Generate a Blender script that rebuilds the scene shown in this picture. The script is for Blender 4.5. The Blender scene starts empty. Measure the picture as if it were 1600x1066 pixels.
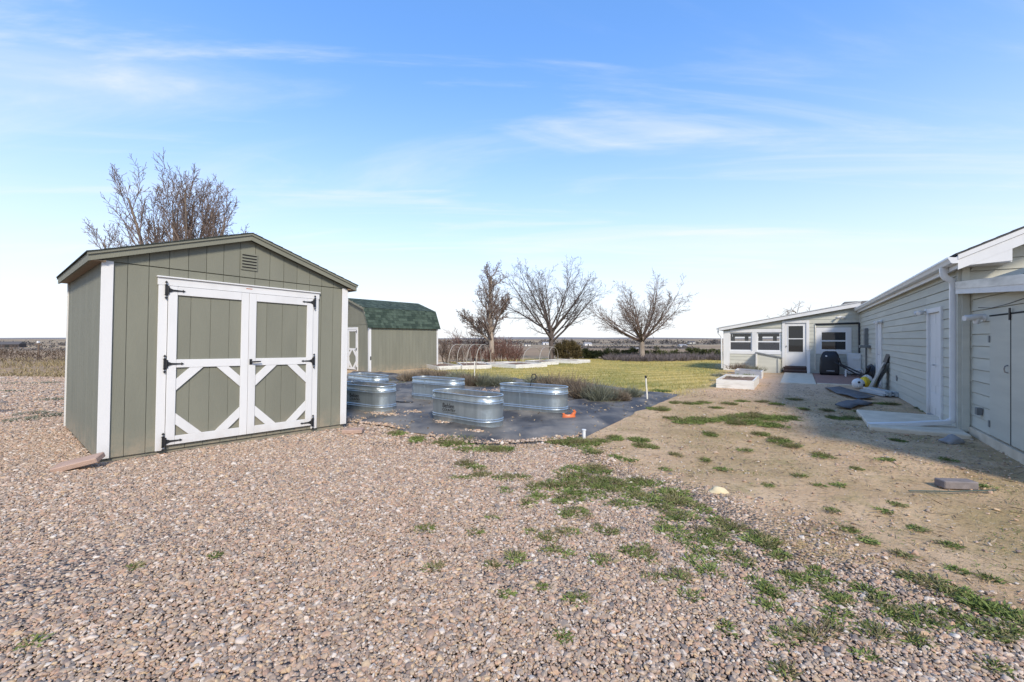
import bpy, bmesh, math, random
import numpy as np
from mathutils import Vector, Matrix

# ------------------------------------------------------------------ camera
S = bpy.context.scene
COL = S.collection
FPX, HZ, EYE = 666.0, 530.0, 1.45           # focal length and horizon row (1600 px wide frame), eye height in metres
cam_d = bpy.data.cameras.new('camera')
cam = bpy.data.objects.new('camera', cam_d); COL.objects.link(cam)
cam.location = (0, 0, EYE); cam.rotation_euler = (math.radians(90), 0, 0)
cam_d.sensor_width = 36; cam_d.lens = FPX / 1600 * 36
cam_d.shift_y = (HZ - 533.0) / 1600
cam_d.clip_start = 0.05; cam_d.clip_end = 20000
S.camera = cam
# ------------------------------------------------------------------ light
SUN_AZ, SUN_EL = 165.0, 38.0                # degrees clockwise from the view axis, and above the horizon
SKY_STR, SUN_STR, EXPO = 0.15, 1.5, 1.62
W = bpy.data.worlds.new('World'); S.world = W; W.use_nodes = True
def setup_world():
    nt = W.node_tree; N = nt.nodes; L = nt.links; N.clear()
    out = N.new('ShaderNodeOutputWorld'); bg = N.new('ShaderNodeBackground'); bg.inputs['Strength'].default_value = SKY_STR
    sky = N.new('ShaderNodeTexSky'); sky.sky_type = 'NISHITA'; sky.sun_disc = False
    sky.sun_elevation = math.radians(SUN_EL); sky.sun_rotation = math.radians(SUN_AZ)
    sky.altitude = 1500; sky.air_density = 1.0; sky.dust_density = 0.4; sky.ozone_density = 2.5
    tc = N.new('ShaderNodeTexCoord'); sep = N.new('ShaderNodeSeparateXYZ'); L.new(tc.outputs['Generated'], sep.inputs[0])
    def m(op, a, b=None, clamp=False):
        n = N.new('ShaderNodeMath'); n.operation = op; n.use_clamp = clamp
        for i, v in enumerate((a, b)):
            if v is None: continue
            if isinstance(v, (int, float)): n.inputs[i].default_value = v
            else: L.new(v, n.inputs[i])
        return n.outputs[0]
    z = m('MAXIMUM', sep.outputs['Z'], 0.0)
    den = m('ADD', z, 0.10)
    cx = m('DIVIDE', sep.outputs['X'], den); cy = m('DIVIDE', sep.outputs['Y'], den)
    cmb = N.new('ShaderNodeCombineXYZ'); L.new(cx, cmb.inputs[0]); L.new(cy, cmb.inputs[1])
    def cloud(rot, scale, nscale, dist, detail, lo, hi, off):
        mp = N.new('ShaderNodeMapping'); mp.inputs['Rotation'].default_value = (0, 0, math.radians(rot)); mp.inputs['Scale'].default_value = scale
        mp.inputs['Location'].default_value = off
        L.new(cmb.outputs[0], mp.inputs['Vector'])
        nz = N.new('ShaderNodeTexNoise'); nz.inputs['Scale'].default_value = nscale; nz.inputs['Detail'].default_value = detail
        nz.inputs['Roughness'].default_value = 0.58; nz.inputs['Distortion'].default_value = dist
        L.new(mp.outputs[0], nz.inputs['Vector'])
        mr = N.new('ShaderNodeMapRange'); mr.interpolation_type = 'SMOOTHSTEP'
        mr.inputs['From Min'].default_value = lo; mr.inputs['From Max'].default_value = hi
        L.new(nz.outputs['Fac'], mr.inputs['Value']); return mr.outputs[0]
    c1 = cloud(24, (0.42, 1.9, 1), 1.0, 1.3, 12, 0.50, 0.74, (2.75, 1.9, 0))
    c2 = cloud(-32, (0.30, 1.25, 1), 0.6, 1.5, 9, 0.47, 0.72, (0.4, 5.2, 0))
    cc = m('ADD', m('MULTIPLY', c1, 0.5), m('MULTIPLY', c2, 0.55), True)
    # the thin veil is seen edge-on and so reads denser towards the horizon
    veil = N.new('ShaderNodeMapRange'); veil.interpolation_type = 'SMOOTHSTEP'
    veil.inputs['From Min'].default_value = 0.76; veil.inputs['From Max'].default_value = 0.08
    veil.inputs['To Min'].default_value = 0.0; veil.inputs['To Max'].default_value = 0.96; L.new(m('POWER', z, 0.55), veil.inputs['Value'])
    inv = m('MULTIPLY', m('SUBTRACT', 1.0, cc), m('SUBTRACT', 1.0, veil.outputs[0]))
    fac = m('SUBTRACT', 1.0, inv, True)
    hs = N.new('ShaderNodeHueSaturation'); hs.inputs['Saturation'].default_value = 1.52; hs.inputs['Value'].default_value = 1.22; hs.inputs['Hue'].default_value = .51
    gm = N.new('ShaderNodeGamma'); gm.inputs['Gamma'].default_value = 0.62; L.new(sky.outputs[0], gm.inputs['Color'])
    L.new(gm.outputs[0], hs.inputs['Color'])
    mx = N.new('ShaderNodeMix'); mx.data_type = 'RGBA'; L.new(fac, mx.inputs['Factor'])
    L.new(hs.outputs[0], mx.inputs['A']); mx.inputs['B'].default_value = (2.12, 2.18, 2.28, 1)
    L.new(mx.outputs['Result'], bg.inputs['Color']); L.new(bg.outputs[0], out.inputs['Surface'])
setup_world()
sun_d = bpy.data.lights.new('sun', 'SUN'); sun_d.energy = SUN_STR; sun_d.angle = math.radians(10.0); sun_d.color = (1.0, 0.91, 0.77)
sun = bpy.data.objects.new('sun', sun_d); COL.objects.link(sun)
_a, _e = math.radians(SUN_AZ), math.radians(SUN_EL)
SUNV = Vector((math.sin(_a) * math.cos(_e), math.cos(_a) * math.cos(_e), math.sin(_e)))
sun.rotation_euler = SUNV.to_track_quat('Z', 'Y').to_euler(); sun.location = SUNV * 40
S.view_settings.view_transform = 'Standard'; S.view_settings.look = 'None'
S.view_settings.exposure = EXPO; S.view_settings.gamma = 1.0; S.view_settings.use_curve_mapping = False

rng = random.Random(7); NR = np.random.default_rng(7)
# ------------------------------------------------------------------ ground shape and placing helpers
def smooth(t): t = np.clip(t, 0, 1); return t * t * (3 - 2 * t)
def gz(x, y):
    """height of the ground: it falls about 9 cm from the gravel to the yard"""
    t = 0.63 * np.asarray(x, float) + 0.777 * np.asarray(y, float)
    return -0.09 * smooth((t - 0.5) / 4.5)
def gz_far(x, y):
    """the land beyond the yard dips into a shallow valley and climbs again to the skyline"""
    y = np.asarray(y, float); r = np.hypot(x, y)
    return gz(x, y) - 7.0 * smooth((r - 55) / 260) * (1 - smooth((r - 420) / 2200))
def gp(px, py, up=0.0):
    """point on the ground that the photograph shows at column px, row py"""
    z = 0.0
    for _ in range(6):
        Y = (EYE - z - up) * FPX / (py - HZ); X = (px - 800) / FPX * Y; z = float(gz(X, Y))
    return Vector((X, Y, z + up))
def inpoly(x, y, poly):
    x = np.asarray(x, float); y = np.asarray(y, float); c = np.zeros(x.shape, bool); j = len(poly) - 1
    for i in range(len(poly)):
        xi, yi = poly[i][0], poly[i][1]; xj, yj = poly[j][0], poly[j][1]
        k = ((yi > y) != (yj > y)) & (x < (xj - xi) * (y - yi) / ((yj - yi) or 1e-9) + xi); c ^= k; j = i
    return c
def sdist(x, y, poly):
    x = np.asarray(x, float); y = np.asarray(y, float); d = np.full(x.shape, 1e9)
    for i in range(len(poly)):
        a = poly[i - 1]; b = poly[i]; ex, ey = b[0] - a[0], b[1] - a[1]
        t = np.clip(((x - a[0]) * ex + (y - a[1]) * ey) / (ex * ex + ey * ey + 1e-12), 0, 1)
        d = np.minimum(d, np.hypot(x - a[0] - t * ex, y - a[1] - t * ey))
    return np.where(inpoly(x, y, poly), d, -d)
def vnoise(x, y, s, seed=0):
    """smooth value noise in numpy"""
    g = np.random.default_rng(seed).random((64, 64)); x = np.asarray(x) / s; y = np.asarray(y) / s
    xi = np.floor(x).astype(int); yi = np.floor(y).astype(int); fx = smooth(x - xi); fy = smooth(y - yi)
    G = lambda a, b: g[a % 64, b % 64]
    return (G(xi, yi) * (1 - fx) + G(xi + 1, yi) * fx) * (1 - fy) + (G(xi, yi + 1) * (1 - fx) + G(xi + 1, yi + 1) * fx) * fy

# ------------------------------------------------------------------ materials
MATS = {}
def lin(r, g, b):
    f = lambda c: (c / 255 / 12.92) if c <= 10 else ((c / 255 + 0.055) / 1.055) ** 2.4
    return (f(r), f(g), f(b), 1)
def mat(name, c, c2=None, rough=0.65, scale=6, stretch=(1, 1, 1), metal=0.0, bump=0.0, bscale=60, bstretch=(1, 1, 1), rnd=0.0, spec=0.4, detail=5, lo=0.35, hi=0.7):
    if name in MATS: return MATS[name]
    m = bpy.data.materials.new(name); m.use_nodes = True; MATS[name] = m
    nt = m.node_tree; N = nt.nodes; L = nt.links; bs = N['Principled BSDF']
    bs.inputs['Roughness'].default_value = rough; bs.inputs['Metallic'].default_value = metal
    bs.inputs['Specular IOR Level'].default_value = spec
    if c2 is None: c2 = tuple(v * 0.82 for v in c[:3]) + (1,)
    tc = N.new('ShaderNodeTexCoord')
    oi = N.new('ShaderNodeObjectInfo')
    va = N.new('ShaderNodeVectorMath'); va.operation = 'SCALE'; va.inputs[0].default_value = (37.1, 17.3, 53.7); L.new(oi.outputs['Random'], va.inputs['Scale'])
    ad = N.new('ShaderNodeVectorMath'); ad.operation = 'ADD'; L.new(tc.outputs['Object'], ad.inputs[0]); L.new(va.outputs[0], ad.inputs[1])
    mp = N.new('ShaderNodeMapping'); mp.inputs['Scale'].default_value = stretch; L.new(ad.outputs[0], mp.inputs['Vector'])
    nz = N.new('ShaderNodeTexNoise'); nz.inputs['Scale'].default_value = scale; nz.inputs['Detail'].default_value = detail; L.new(mp.outputs[0], nz.inputs['Vector'])
    mr = N.new('ShaderNodeMapRange'); mr.inputs['From Min'].default_value = lo; mr.inputs['From Max'].default_value = hi; L.new(nz.outputs['Fac'], mr.inputs['Value'])
    mx = N.new('ShaderNodeMix'); mx.data_type = 'RGBA'; mx.inputs['A'].default_value = c; mx.inputs['B'].default_value = c2; L.new(mr.outputs[0], mx.inputs['Factor'])
    col = mx.outputs['Result']
    if rnd:
        hv = N.new('ShaderNodeHueSaturation'); r2 = N.new('ShaderNodeMapRange'); r2.inputs['To Min'].default_value = 1 - rnd; r2.inputs['To Max'].default_value = 1 + rnd
        L.new(oi.outputs['Random'], r2.inputs['Value']); L.new(r2.outputs[0], hv.inputs['Value']); L.new(col, hv.inputs['Color']); col = hv.outputs[0]
    L.new(col, bs.inputs['Base Color'])
    if bump:
        m2 = N.new('ShaderNodeMapping'); m2.inputs['Scale'].default_value = bstretch; L.new(ad.outputs[0], m2.inputs['Vector'])
        n2 = N.new('ShaderNodeTexNoise'); n2.inputs['Scale'].default_value = bscale; n2.inputs['Detail'].default_value = 6; L.new(m2.outputs[0], n2.inputs['Vector'])
        b = N.new('ShaderNodeBump'); b.inputs['Strength'].default_value = bump; b.inputs['Distance'].default_value = 0.01; L.new(n2.outputs['Fac'], b.inputs['Height'])
        L.new(b.outputs[0], bs.inputs['Normal'])
    return m
SAGE = mat('sage_paint', (0.205, 0.203, 0.156, 1), (0.178, 0.177, 0.137, 1), rough=0.72, scale=2.2, stretch=(1, 1, .35), bump=0.35, bscale=30, bstretch=(6, 6, .5), rnd=0.03, spec=0.25)
def splash(m, col, top, amt):
    nt = m.node_tree; N = nt.nodes; L = nt.links; bs = N['Principled BSDF']; src = bs.inputs['Base Color'].links[0].from_socket
    tc = N.new('ShaderNodeTexCoord'); sp = N.new('ShaderNodeSeparateXYZ'); L.new(tc.outputs['Object'], sp.inputs[0])
    nz = N.new('ShaderNodeTexNoise'); nz.inputs['Scale'].default_value = 5; nz.inputs['Detail'].default_value = 8; nz.inputs['Roughness'].default_value = .7; L.new(tc.outputs['Object'], nz.inputs['Vector'])
    mr = N.new('ShaderNodeMapRange'); mr.inputs['From Min'].default_value = top; mr.inputs['From Max'].default_value = -.1; L.new(sp.outputs['Z'], mr.inputs['Value'])
    r2 = N.new('ShaderNodeMapRange'); r2.inputs['From Min'].default_value = .38; r2.inputs['From Max'].default_value = .62; r2.inputs['To Max'].default_value = amt; L.new(nz.outputs['Fac'], r2.inputs['Value'])
    mu = N.new('ShaderNodeMath'); mu.operation = 'MULTIPLY'; mu.use_clamp = True; L.new(mr.outputs[0], mu.inputs[0]); L.new(r2.outputs[0], mu.inputs[1])
    mx = N.new('ShaderNodeMix'); mx.data_type = 'RGBA'; L.new(mu.outputs[0], mx.inputs['Factor']); L.new(src, mx.inputs['A']); mx.inputs['B'].default_value = col; L.new(mx.outputs['Result'], bs.inputs['Base Color'])
splash(SAGE, (.36, .285, .20, 1), .35, .75)
SAGE2 = mat('sage_house_paint', (0.53, 0.52, 0.44, 1), (0.465, 0.458, 0.39, 1), rough=0.7, scale=2.5, stretch=(.3, .3, 3), bump=0.25, bscale=25, bstretch=(.6, .6, 8), rnd=0.05, spec=0.25)
WHITE = mat('white_paint', (0.66, 0.65, 0.63, 1), (0.58, 0.57, 0.55, 1), rough=0.5, scale=5, stretch=(1, 1, .3), bump=0.15, bscale=40, bstretch=(5, 5, .6), rnd=0.02, lo=.45, hi=.9)
WHITE_WORN = mat('worn_white_paint', (0.66, 0.645, 0.60, 1), (0.42, 0.385, 0.32, 1), rough=0.6, scale=7, stretch=(.5, .5, 2), bump=0.3, bscale=30, rnd=0.05, lo=.5, hi=.85)
PLASTIC_W = mat('white_vinyl', (0.68, 0.68, 0.67, 1), (0.60, 0.60, 0.59, 1), rough=0.35, scale=3, lo=.45, hi=.9)
splash(WHITE, (.42, .35, .26, 1), .22, .6)
BLACK = mat('black_iron', (0.012, 0.012, 0.013, 1), (0.02, 0.02, 0.02, 1), rough=0.5, bump=.2)
BLACKP = mat('black_plastic', (0.013, 0.013, 0.015, 1), (0.03, 0.03, 0.032, 1), rough=0.45, scale=9)
COVER = mat('black_vinyl_cover', (0.010, 0.010, 0.012, 1), (0.020, 0.020, 0.023, 1), rough=0.45, scale=4, bump=0.6, bscale=7)
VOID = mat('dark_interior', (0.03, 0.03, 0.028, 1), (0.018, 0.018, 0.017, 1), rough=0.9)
CONC = mat('concrete', (0.66, 0.565, 0.43, 1), (0.53, 0.445, 0.325, 1), rough=0.85, scale=5, bump=0.3, bscale=50)
PAVER = mat('pink_paver', (0.40, 0.275, 0.21, 1), (0.33, 0.22, 0.165, 1), rough=0.85, scale=9, bump=0.5, bscale=60)
PAVER2 = mat('brown_paver', (0.21, 0.18, 0.17, 1), (0.15, 0.13, 0.122, 1), rough=0.85, scale=12, bump=0.6, bscale=60)
STONE_G = mat('grey_stone', (0.30, 0.30, 0.30, 1), (0.20, 0.20, 0.21, 1), rough=0.8, scale=9, bump=0.6, bscale=30)
STONE_Y = mat('pale_stone', (0.62, 0.52, 0.32, 1), (0.50, 0.42, 0.27, 1), rough=0.85, scale=14, bump=0.6, bscale=30)
SOIL = mat('planter_soil', (0.14, 0.085, 0.055, 1), (0.24, 0.16, 0.11, 1), rough=0.95, scale=14, bump=1.0, bscale=30)
WOODBR = mat('brown_step_paint', (0.085, 0.05, 0.042, 1), (0.055, 0.034, 0.03, 1), rough=0.6, scale=6, stretch=(.3, 3, 3))
ORANGE = mat('orange_plastic', (0.62, 0.15, 0.04, 1), (0.50, 0.12, 0.04, 1), rough=0.4, scale=9)
YELLOW = mat('yellow_plastic', (0.80, 0.58, 0.03, 1), (0.7, 0.45, 0.02, 1), rough=0.5, scale=8)
GREENP = mat('green_plastic', (0.12, 0.36, 0.04, 1), (0.07, 0.25, 0.03, 1), rough=0.5, scale=8)
BARK = mat('grey_bark', (0.25, 0.195, 0.15, 1), (0.15, 0.115, 0.09, 1), rough=0.9, scale=6, stretch=(3, 3, .6), bump=0.8, bscale=14, bstretch=(3, 3, .5))
BARKD = mat('dark_bark', (0.12, 0.095, 0.085, 1), (0.075, 0.06, 0.055, 1), rough=0.9, scale=6, stretch=(3, 3, .6), bump=0.8, bscale=14)
BARKL = mat('pale_bark', (0.40, 0.33, 0.26, 1), (0.24, 0.19, 0.145, 1), rough=0.9, scale=5, stretch=(3, 3, .6), bump=0.8, bscale=14)
TWIG = mat('twig_bark', (0.20, 0.145, 0.115, 1), (0.13, 0.095, 0.08, 1), rough=0.85, scale=3)
TWIGR = mat('reddish_twig', (0.20, 0.105, 0.08, 1), (0.125, 0.07, 0.058, 1), rough=0.85, scale=3)
PVC = mat('cream_pvc', (0.72, 0.68, 0.58, 1), (0.62, 0.58, 0.48, 1), rough=0.45, scale=6)
PVCG = mat('grey_conduit', (0.40, 0.36, 0.30, 1), (0.30, 0.27, 0.23, 1), rough=0.5, scale=6)
METER = mat('grey_enamel', (0.17, 0.18, 0.18, 1), (0.13, 0.14, 0.14, 1), rough=0.45)
MORTAR = mat('old_shingle_grey', (0.22, 0.21, 0.20, 1), (0.13, 0.125, 0.12, 1), rough=0.9, scale=12, stretch=(1, 1, 3))
ALU = mat('flashing_metal', (0.45, 0.45, 0.46, 1), (0.16, 0.16, 0.17, 1), rough=0.35, metal=0.75, scale=2.2, stretch=(.4, 1.2, 2), lo=.4, hi=.62)
WOOD_POST = mat('weathered_post', (0.17, 0.125, 0.09, 1), (0.10, 0.075, 0.06, 1), rough=0.9, scale=4, stretch=(4, 4, .4))

def galv():
    m = mat('galvanised_steel', (0.50, 0.56, 0.585, 1), (0.37, 0.43, 0.46, 1), rough=0.36, metal=0.78, scale=5, stretch=(3, 3, .3), spec=.5, lo=.3, hi=.75)
    nt = m.node_tree; N = nt.nodes; L = nt.links; bs = N['Principled BSDF']
    tc = N.new('ShaderNodeTexCoord'); v = N.new('ShaderNodeTexVoronoi'); v.inputs['Scale'].default_value = 45; L.new(tc.outputs['Object'], v.inputs['Vector'])
    mr = N.new('ShaderNodeMapRange'); mr.inputs['To Min'].default_value = 0.27; mr.inputs['To Max'].default_value = 0.45; L.new(v.outputs['Color'], mr.inputs['Value']); L.new(mr.outputs[0], bs.inputs['Roughness'])
    mp = N.new('ShaderNodeMapping'); mp.inputs['Scale'].default_value = (14, 14, .35); L.new(tc.outputs['Object'], mp.inputs['Vector'])
    nz = N.new('ShaderNodeTexNoise'); nz.inputs['Scale'].default_value = 1.6; nz.inputs['Detail'].default_value = 4; L.new(mp.outputs[0], nz.inputs['Vector'])
    b = N.new('ShaderNodeBump'); b.inputs['Strength'].default_value = 0.16; b.inputs['Distance'].default_value = 0.02; L.new(nz.outputs['Fac'], b.inputs['Height']); L.new(b.outputs[0], bs.inputs['Normal'])
    return m
GALV = galv()
ZINC = mat('dull_zinc', (0.52, 0.56, 0.58, 1), (0.40, 0.44, 0.46, 1), rough=.42, metal=.35, scale=4, stretch=(.5, 3, 3))
def glassmat(name, tint, alpha, rough=0.02):
    m = bpy.data.materials.new(name); m.use_nodes = True; nt = m.node_tree; N = nt.nodes; L = nt.links; N.clear()
    o = N.new('ShaderNodeOutputMaterial'); tr = N.new('ShaderNodeBsdfTransparent'); df = N.new('ShaderNodeBsdfDiffuse'); gl = N.new('ShaderNodeBsdfGlossy')
    nz = N.new('ShaderNodeTexNoise'); nz.inputs['Scale'].default_value = 2.0; tc = N.new('ShaderNodeTexCoord'); L.new(tc.outputs['Object'], nz.inputs['Vector'])
    bp = N.new('ShaderNodeBump'); bp.inputs['Strength'].default_value = 0.03; L.new(nz.outputs['Fac'], bp.inputs['Height'])
    df.inputs['Color'].default_value = tint; gl.inputs['Roughness'].default_value = rough; gl.inputs['Color'].default_value = (.9, .9, .9, 1); L.new(bp.outputs[0], gl.inputs['Normal'])
    m1 = N.new('ShaderNodeMixShader'); m1.inputs[0].default_value = alpha; L.new(tr.outputs[0], m1.inputs[1]); L.new(df.outputs[0], m1.inputs[2])
    fr = N.new('ShaderNodeFresnel'); fr.inputs['IOR'].default_value = 1.5
    m2 = N.new('ShaderNodeMixShader'); L.new(fr.outputs[0], m2.inputs[0]); L.new(m1.outputs[0], m2.inputs[1]); L.new(gl.outputs[0], m2.inputs[2])
    L.new(m2.outputs[0], o.inputs['Surface']); return m
GLASS = glassmat('window_glass', (.05, .06, .06, 1), .12)
SCREEN = glassmat('screened_glass', (.07, .072, .078, 1), .72, .2)
DGLASS = glassmat('dark_window_glass', (.022, .024, .026, 1), .97)

# ------------------------------------------------------------------ mesh helpers
class MB:
    """collects shapes into one mesh"""
    def __init__(s): s.v = []; s.f = []
    def add(s, vs, fs):
        o = len(s.v); s.v.extend([tuple(v) for v in vs]); s.f.extend([tuple(i + o for i in f) for f in fs]); return s
    def box(s, x0, x1, y0, y1, z0, z1):
        return s.add([(x0, y0, z0), (x1, y0, z0), (x1, y1, z0), (x0, y1, z0), (x0, y0, z1), (x1, y0, z1), (x1, y1, z1), (x0, y1, z1)],
                     [(0, 3, 2, 1), (4, 5, 6, 7), (0, 1, 5, 4), (1, 2, 6, 5), (2, 3, 7, 6), (3, 0, 4, 7)])
    def bbox(s, x0, x1, y0, y1, z0, z1, b=0.004):
        """box with chamfered edges"""
        bm = bmesh.new(); bmesh.ops.create_cube(bm, size=1)
        for v in bm.verts: v.co = Vector((x0 + (v.co.x + .5) * (x1 - x0), y0 + (v.co.y + .5) * (y1 - y0), z0 + (v.co.z + .5) * (z1 - z0)))
        bmesh.ops.bevel(bm, geom=list(bm.edges), offset=b, segments=1, affect='EDGES', profile=.5)
        bm.verts.index_update(); s.add([v.co for v in bm.verts], [[v.index for v in f.verts] for f in bm.faces]); bm.free(); return s
    def prism(s, pts, a, b, axis='y'):
        """polygon pts in the plane across axis, extruded from a to b"""
        n = len(pts)
        P = {'y': lambda p, t: (p[0], t, p[1]), 'x': lambda p, t: (t, p[0], p[1]), 'z': lambda p, t: (p[0], p[1], t)}[axis]
        vs = [P(p, a) for p in pts] + [P(p, b) for p in pts]
        return s.add(vs, [tuple(range(n))[::-1], tuple(range(n, 2 * n))] + [(i, (i + 1) % n, n + (i + 1) % n, n + i) for i in range(n)])
    def loft(s, rings, cap0=True, cap1=True):
        n = len(rings[0]); vs = [p for r in rings for p in r]; fs = []
        for k in range(len(rings) - 1):
            for i in range(n):
                j = (i + 1) % n; fs.append((k * n + i, k * n + j, (k + 1) * n + j, (k + 1) * n + i))
        if cap0: fs.append(tuple(range(n))[::-1])
        if cap1: fs.append(tuple(range((len(rings) - 1) * n, len(rings) * n)))
        return s.add(vs, fs)
    def tube(s, pts, r, n=8, caps=True):
        pts = [Vector(p) for p in pts]; m = len(pts); rs = r if isinstance(r, (list, tuple)) else [r] * m
        rings = []; ref = None
        for i, p in enumerate(pts):
            d = (pts[min(i + 1, m - 1)] - pts[max(i - 1, 0)]).normalized()
            if ref is None: ref = Vector((0, 0, 1)) if abs(d.z) < .9 else Vector((1, 0, 0))
            u = d.cross(ref); u = u.normalized() if u.length > 1e-6 else Vector((1, 0, 0)); w = u.cross(d).normalized(); ref = w
            rings.append([p + (u * math.cos(2 * math.pi * k / n) + w * math.sin(2 * math.pi * k / n)) * rs[i] for k in range(n)])
        return s.loft(rings, caps, caps)
    def build(s, name, m, parent=None, smooth_=False, loc=None):
        me = bpy.data.meshes.new(name); me.from_pydata(s.v, [], s.f); me.update()
        bm = bmesh.new(); bm.from_mesh(me); bmesh.ops.recalc_face_normals(bm, faces=bm.faces); bm.to_mesh(me); bm.free()
        if smooth_:
            me.polygons.foreach_set('use_smooth', [True] * len(me.polygons))
            if smooth_ != 'all':
                try: me.set_sharp_from_angle(angle=math.radians(40))
                except Exception: pass
        me.materials.append(m); return link(name, me, parent, loc)
def link(name, me, parent=None, loc=None):
    o = bpy.data.objects.new(name, me); COL.objects.link(o)
    if parent is not None: o.parent = parent
    if loc is not None: o.location = loc
    return o
def tag(o, label, cat, group=None):
    o['label'] = label; o['category'] = cat
    if group: o['group'] = group
    return o
def thing(name, label, cat, loc=(0, 0, 0), rot=(0, 0, 0), group=None):
    o = bpy.data.objects.new(name, None); COL.objects.link(o); o.location = loc; o.rotation_euler = rot; o.empty_display_size = .2
    return tag(o, label, cat, group)
def struct(o, kind='structure'): o['kind'] = kind; return o
def rrect(cx, cy, hx, hy, r, z, n=5):
    pts = []
    for k, (sx, sy) in enumerate(((1, 1), (-1, 1), (-1, -1), (1, -1))):
        for i in range(n):
            a = math.pi / 2 * (k + i / (n - 1)); pts.append((cx + sx * (hx - r) + r * math.cos(a), cy + sy * (hy - r) + r * math.sin(a), z))
    return pts
def lap_board(x0b, x1b, x0t, x1t, z0, z1):
    """lap siding board facing -y, thicker at its lower edge"""
    z1 = z1 - .022
    vs = [(x0b, -.032, z0), (x1b, -.032, z0), (x1t, -.020, z1), (x0t, -.020, z1), (x0b, .002, z0), (x1b, .002, z0), (x1t, .002, z1), (x0t, .002, z1)]
    return MB().add(vs, [(0, 1, 2, 3), (4, 7, 6, 5), (0, 4, 5, 1), (1, 5, 6, 2), (2, 6, 7, 3), (3, 7, 4, 0)])

# ------------------------------------------------------------------ ground
def g2(px, py): p = gp(px, py); return (p.x, p.y)
GRAVEL_POLY = [g2(*p) for p in [(538, 666), (600, 672), (640, 680), (672, 690), (700, 697), (760, 701), (850, 698), (905, 704), (945, 726), (990, 748), (1075, 766), (1140, 786), (1200, 822), (1280, 868), (1380, 900), (1500, 930), (1600, 968)]] + \
    [(7, 1.6), (7, -3), (-22, -3), (-30, 8), (-22, 16.6), (-13, 16.2), (-8.5, 12), (-5.6, 10)]
FABRIC_POLY = [g2(*p) for p in [(532, 660), (560, 663), (600, 668), (640, 676), (665, 679), (688, 691), (720, 694), (765, 697), (830, 694), (872, 691), (908, 687), (945, 669), (985, 650), (1020, 635), (1062, 617), (1035, 614), (1004, 612), (985, 608), (945, 603), (900, 598), (850, 595), (800, 592), (745, 590), (690, 588), (640, 586), (600, 582), (552, 580)]] + [(-6.3, 15), (-6.2, 12), (-4.2, 9.4)]
LAWN_POLY = [g2(*p) for p in [(690, 590), (745, 592), (800, 594), (850, 597), (900, 600), (945, 606), (985, 612), (1030, 616), (1060, 614), (1085, 606), (1110, 606), (1117, 600), (1121, 592), (1128, 584), (1126, 578), (1116, 569)]] + [(22, 33), (14, 34.5), (4, 34), (-2, 31), (-5, 27.5), (-4, 21)]
def grid_lines(lo, hi, fine0, fine1, step, grow):
    a = list(np.arange(fine0, fine1 + 1e-6, step)); s = step; v = fine1
    while v < hi: s *= grow; v += s; a.append(v)
    s = step; v = fine0; b = []
    while v > lo: s *= grow; v -= s; b.append(v)
    return np.array(b[::-1] + a)
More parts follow.
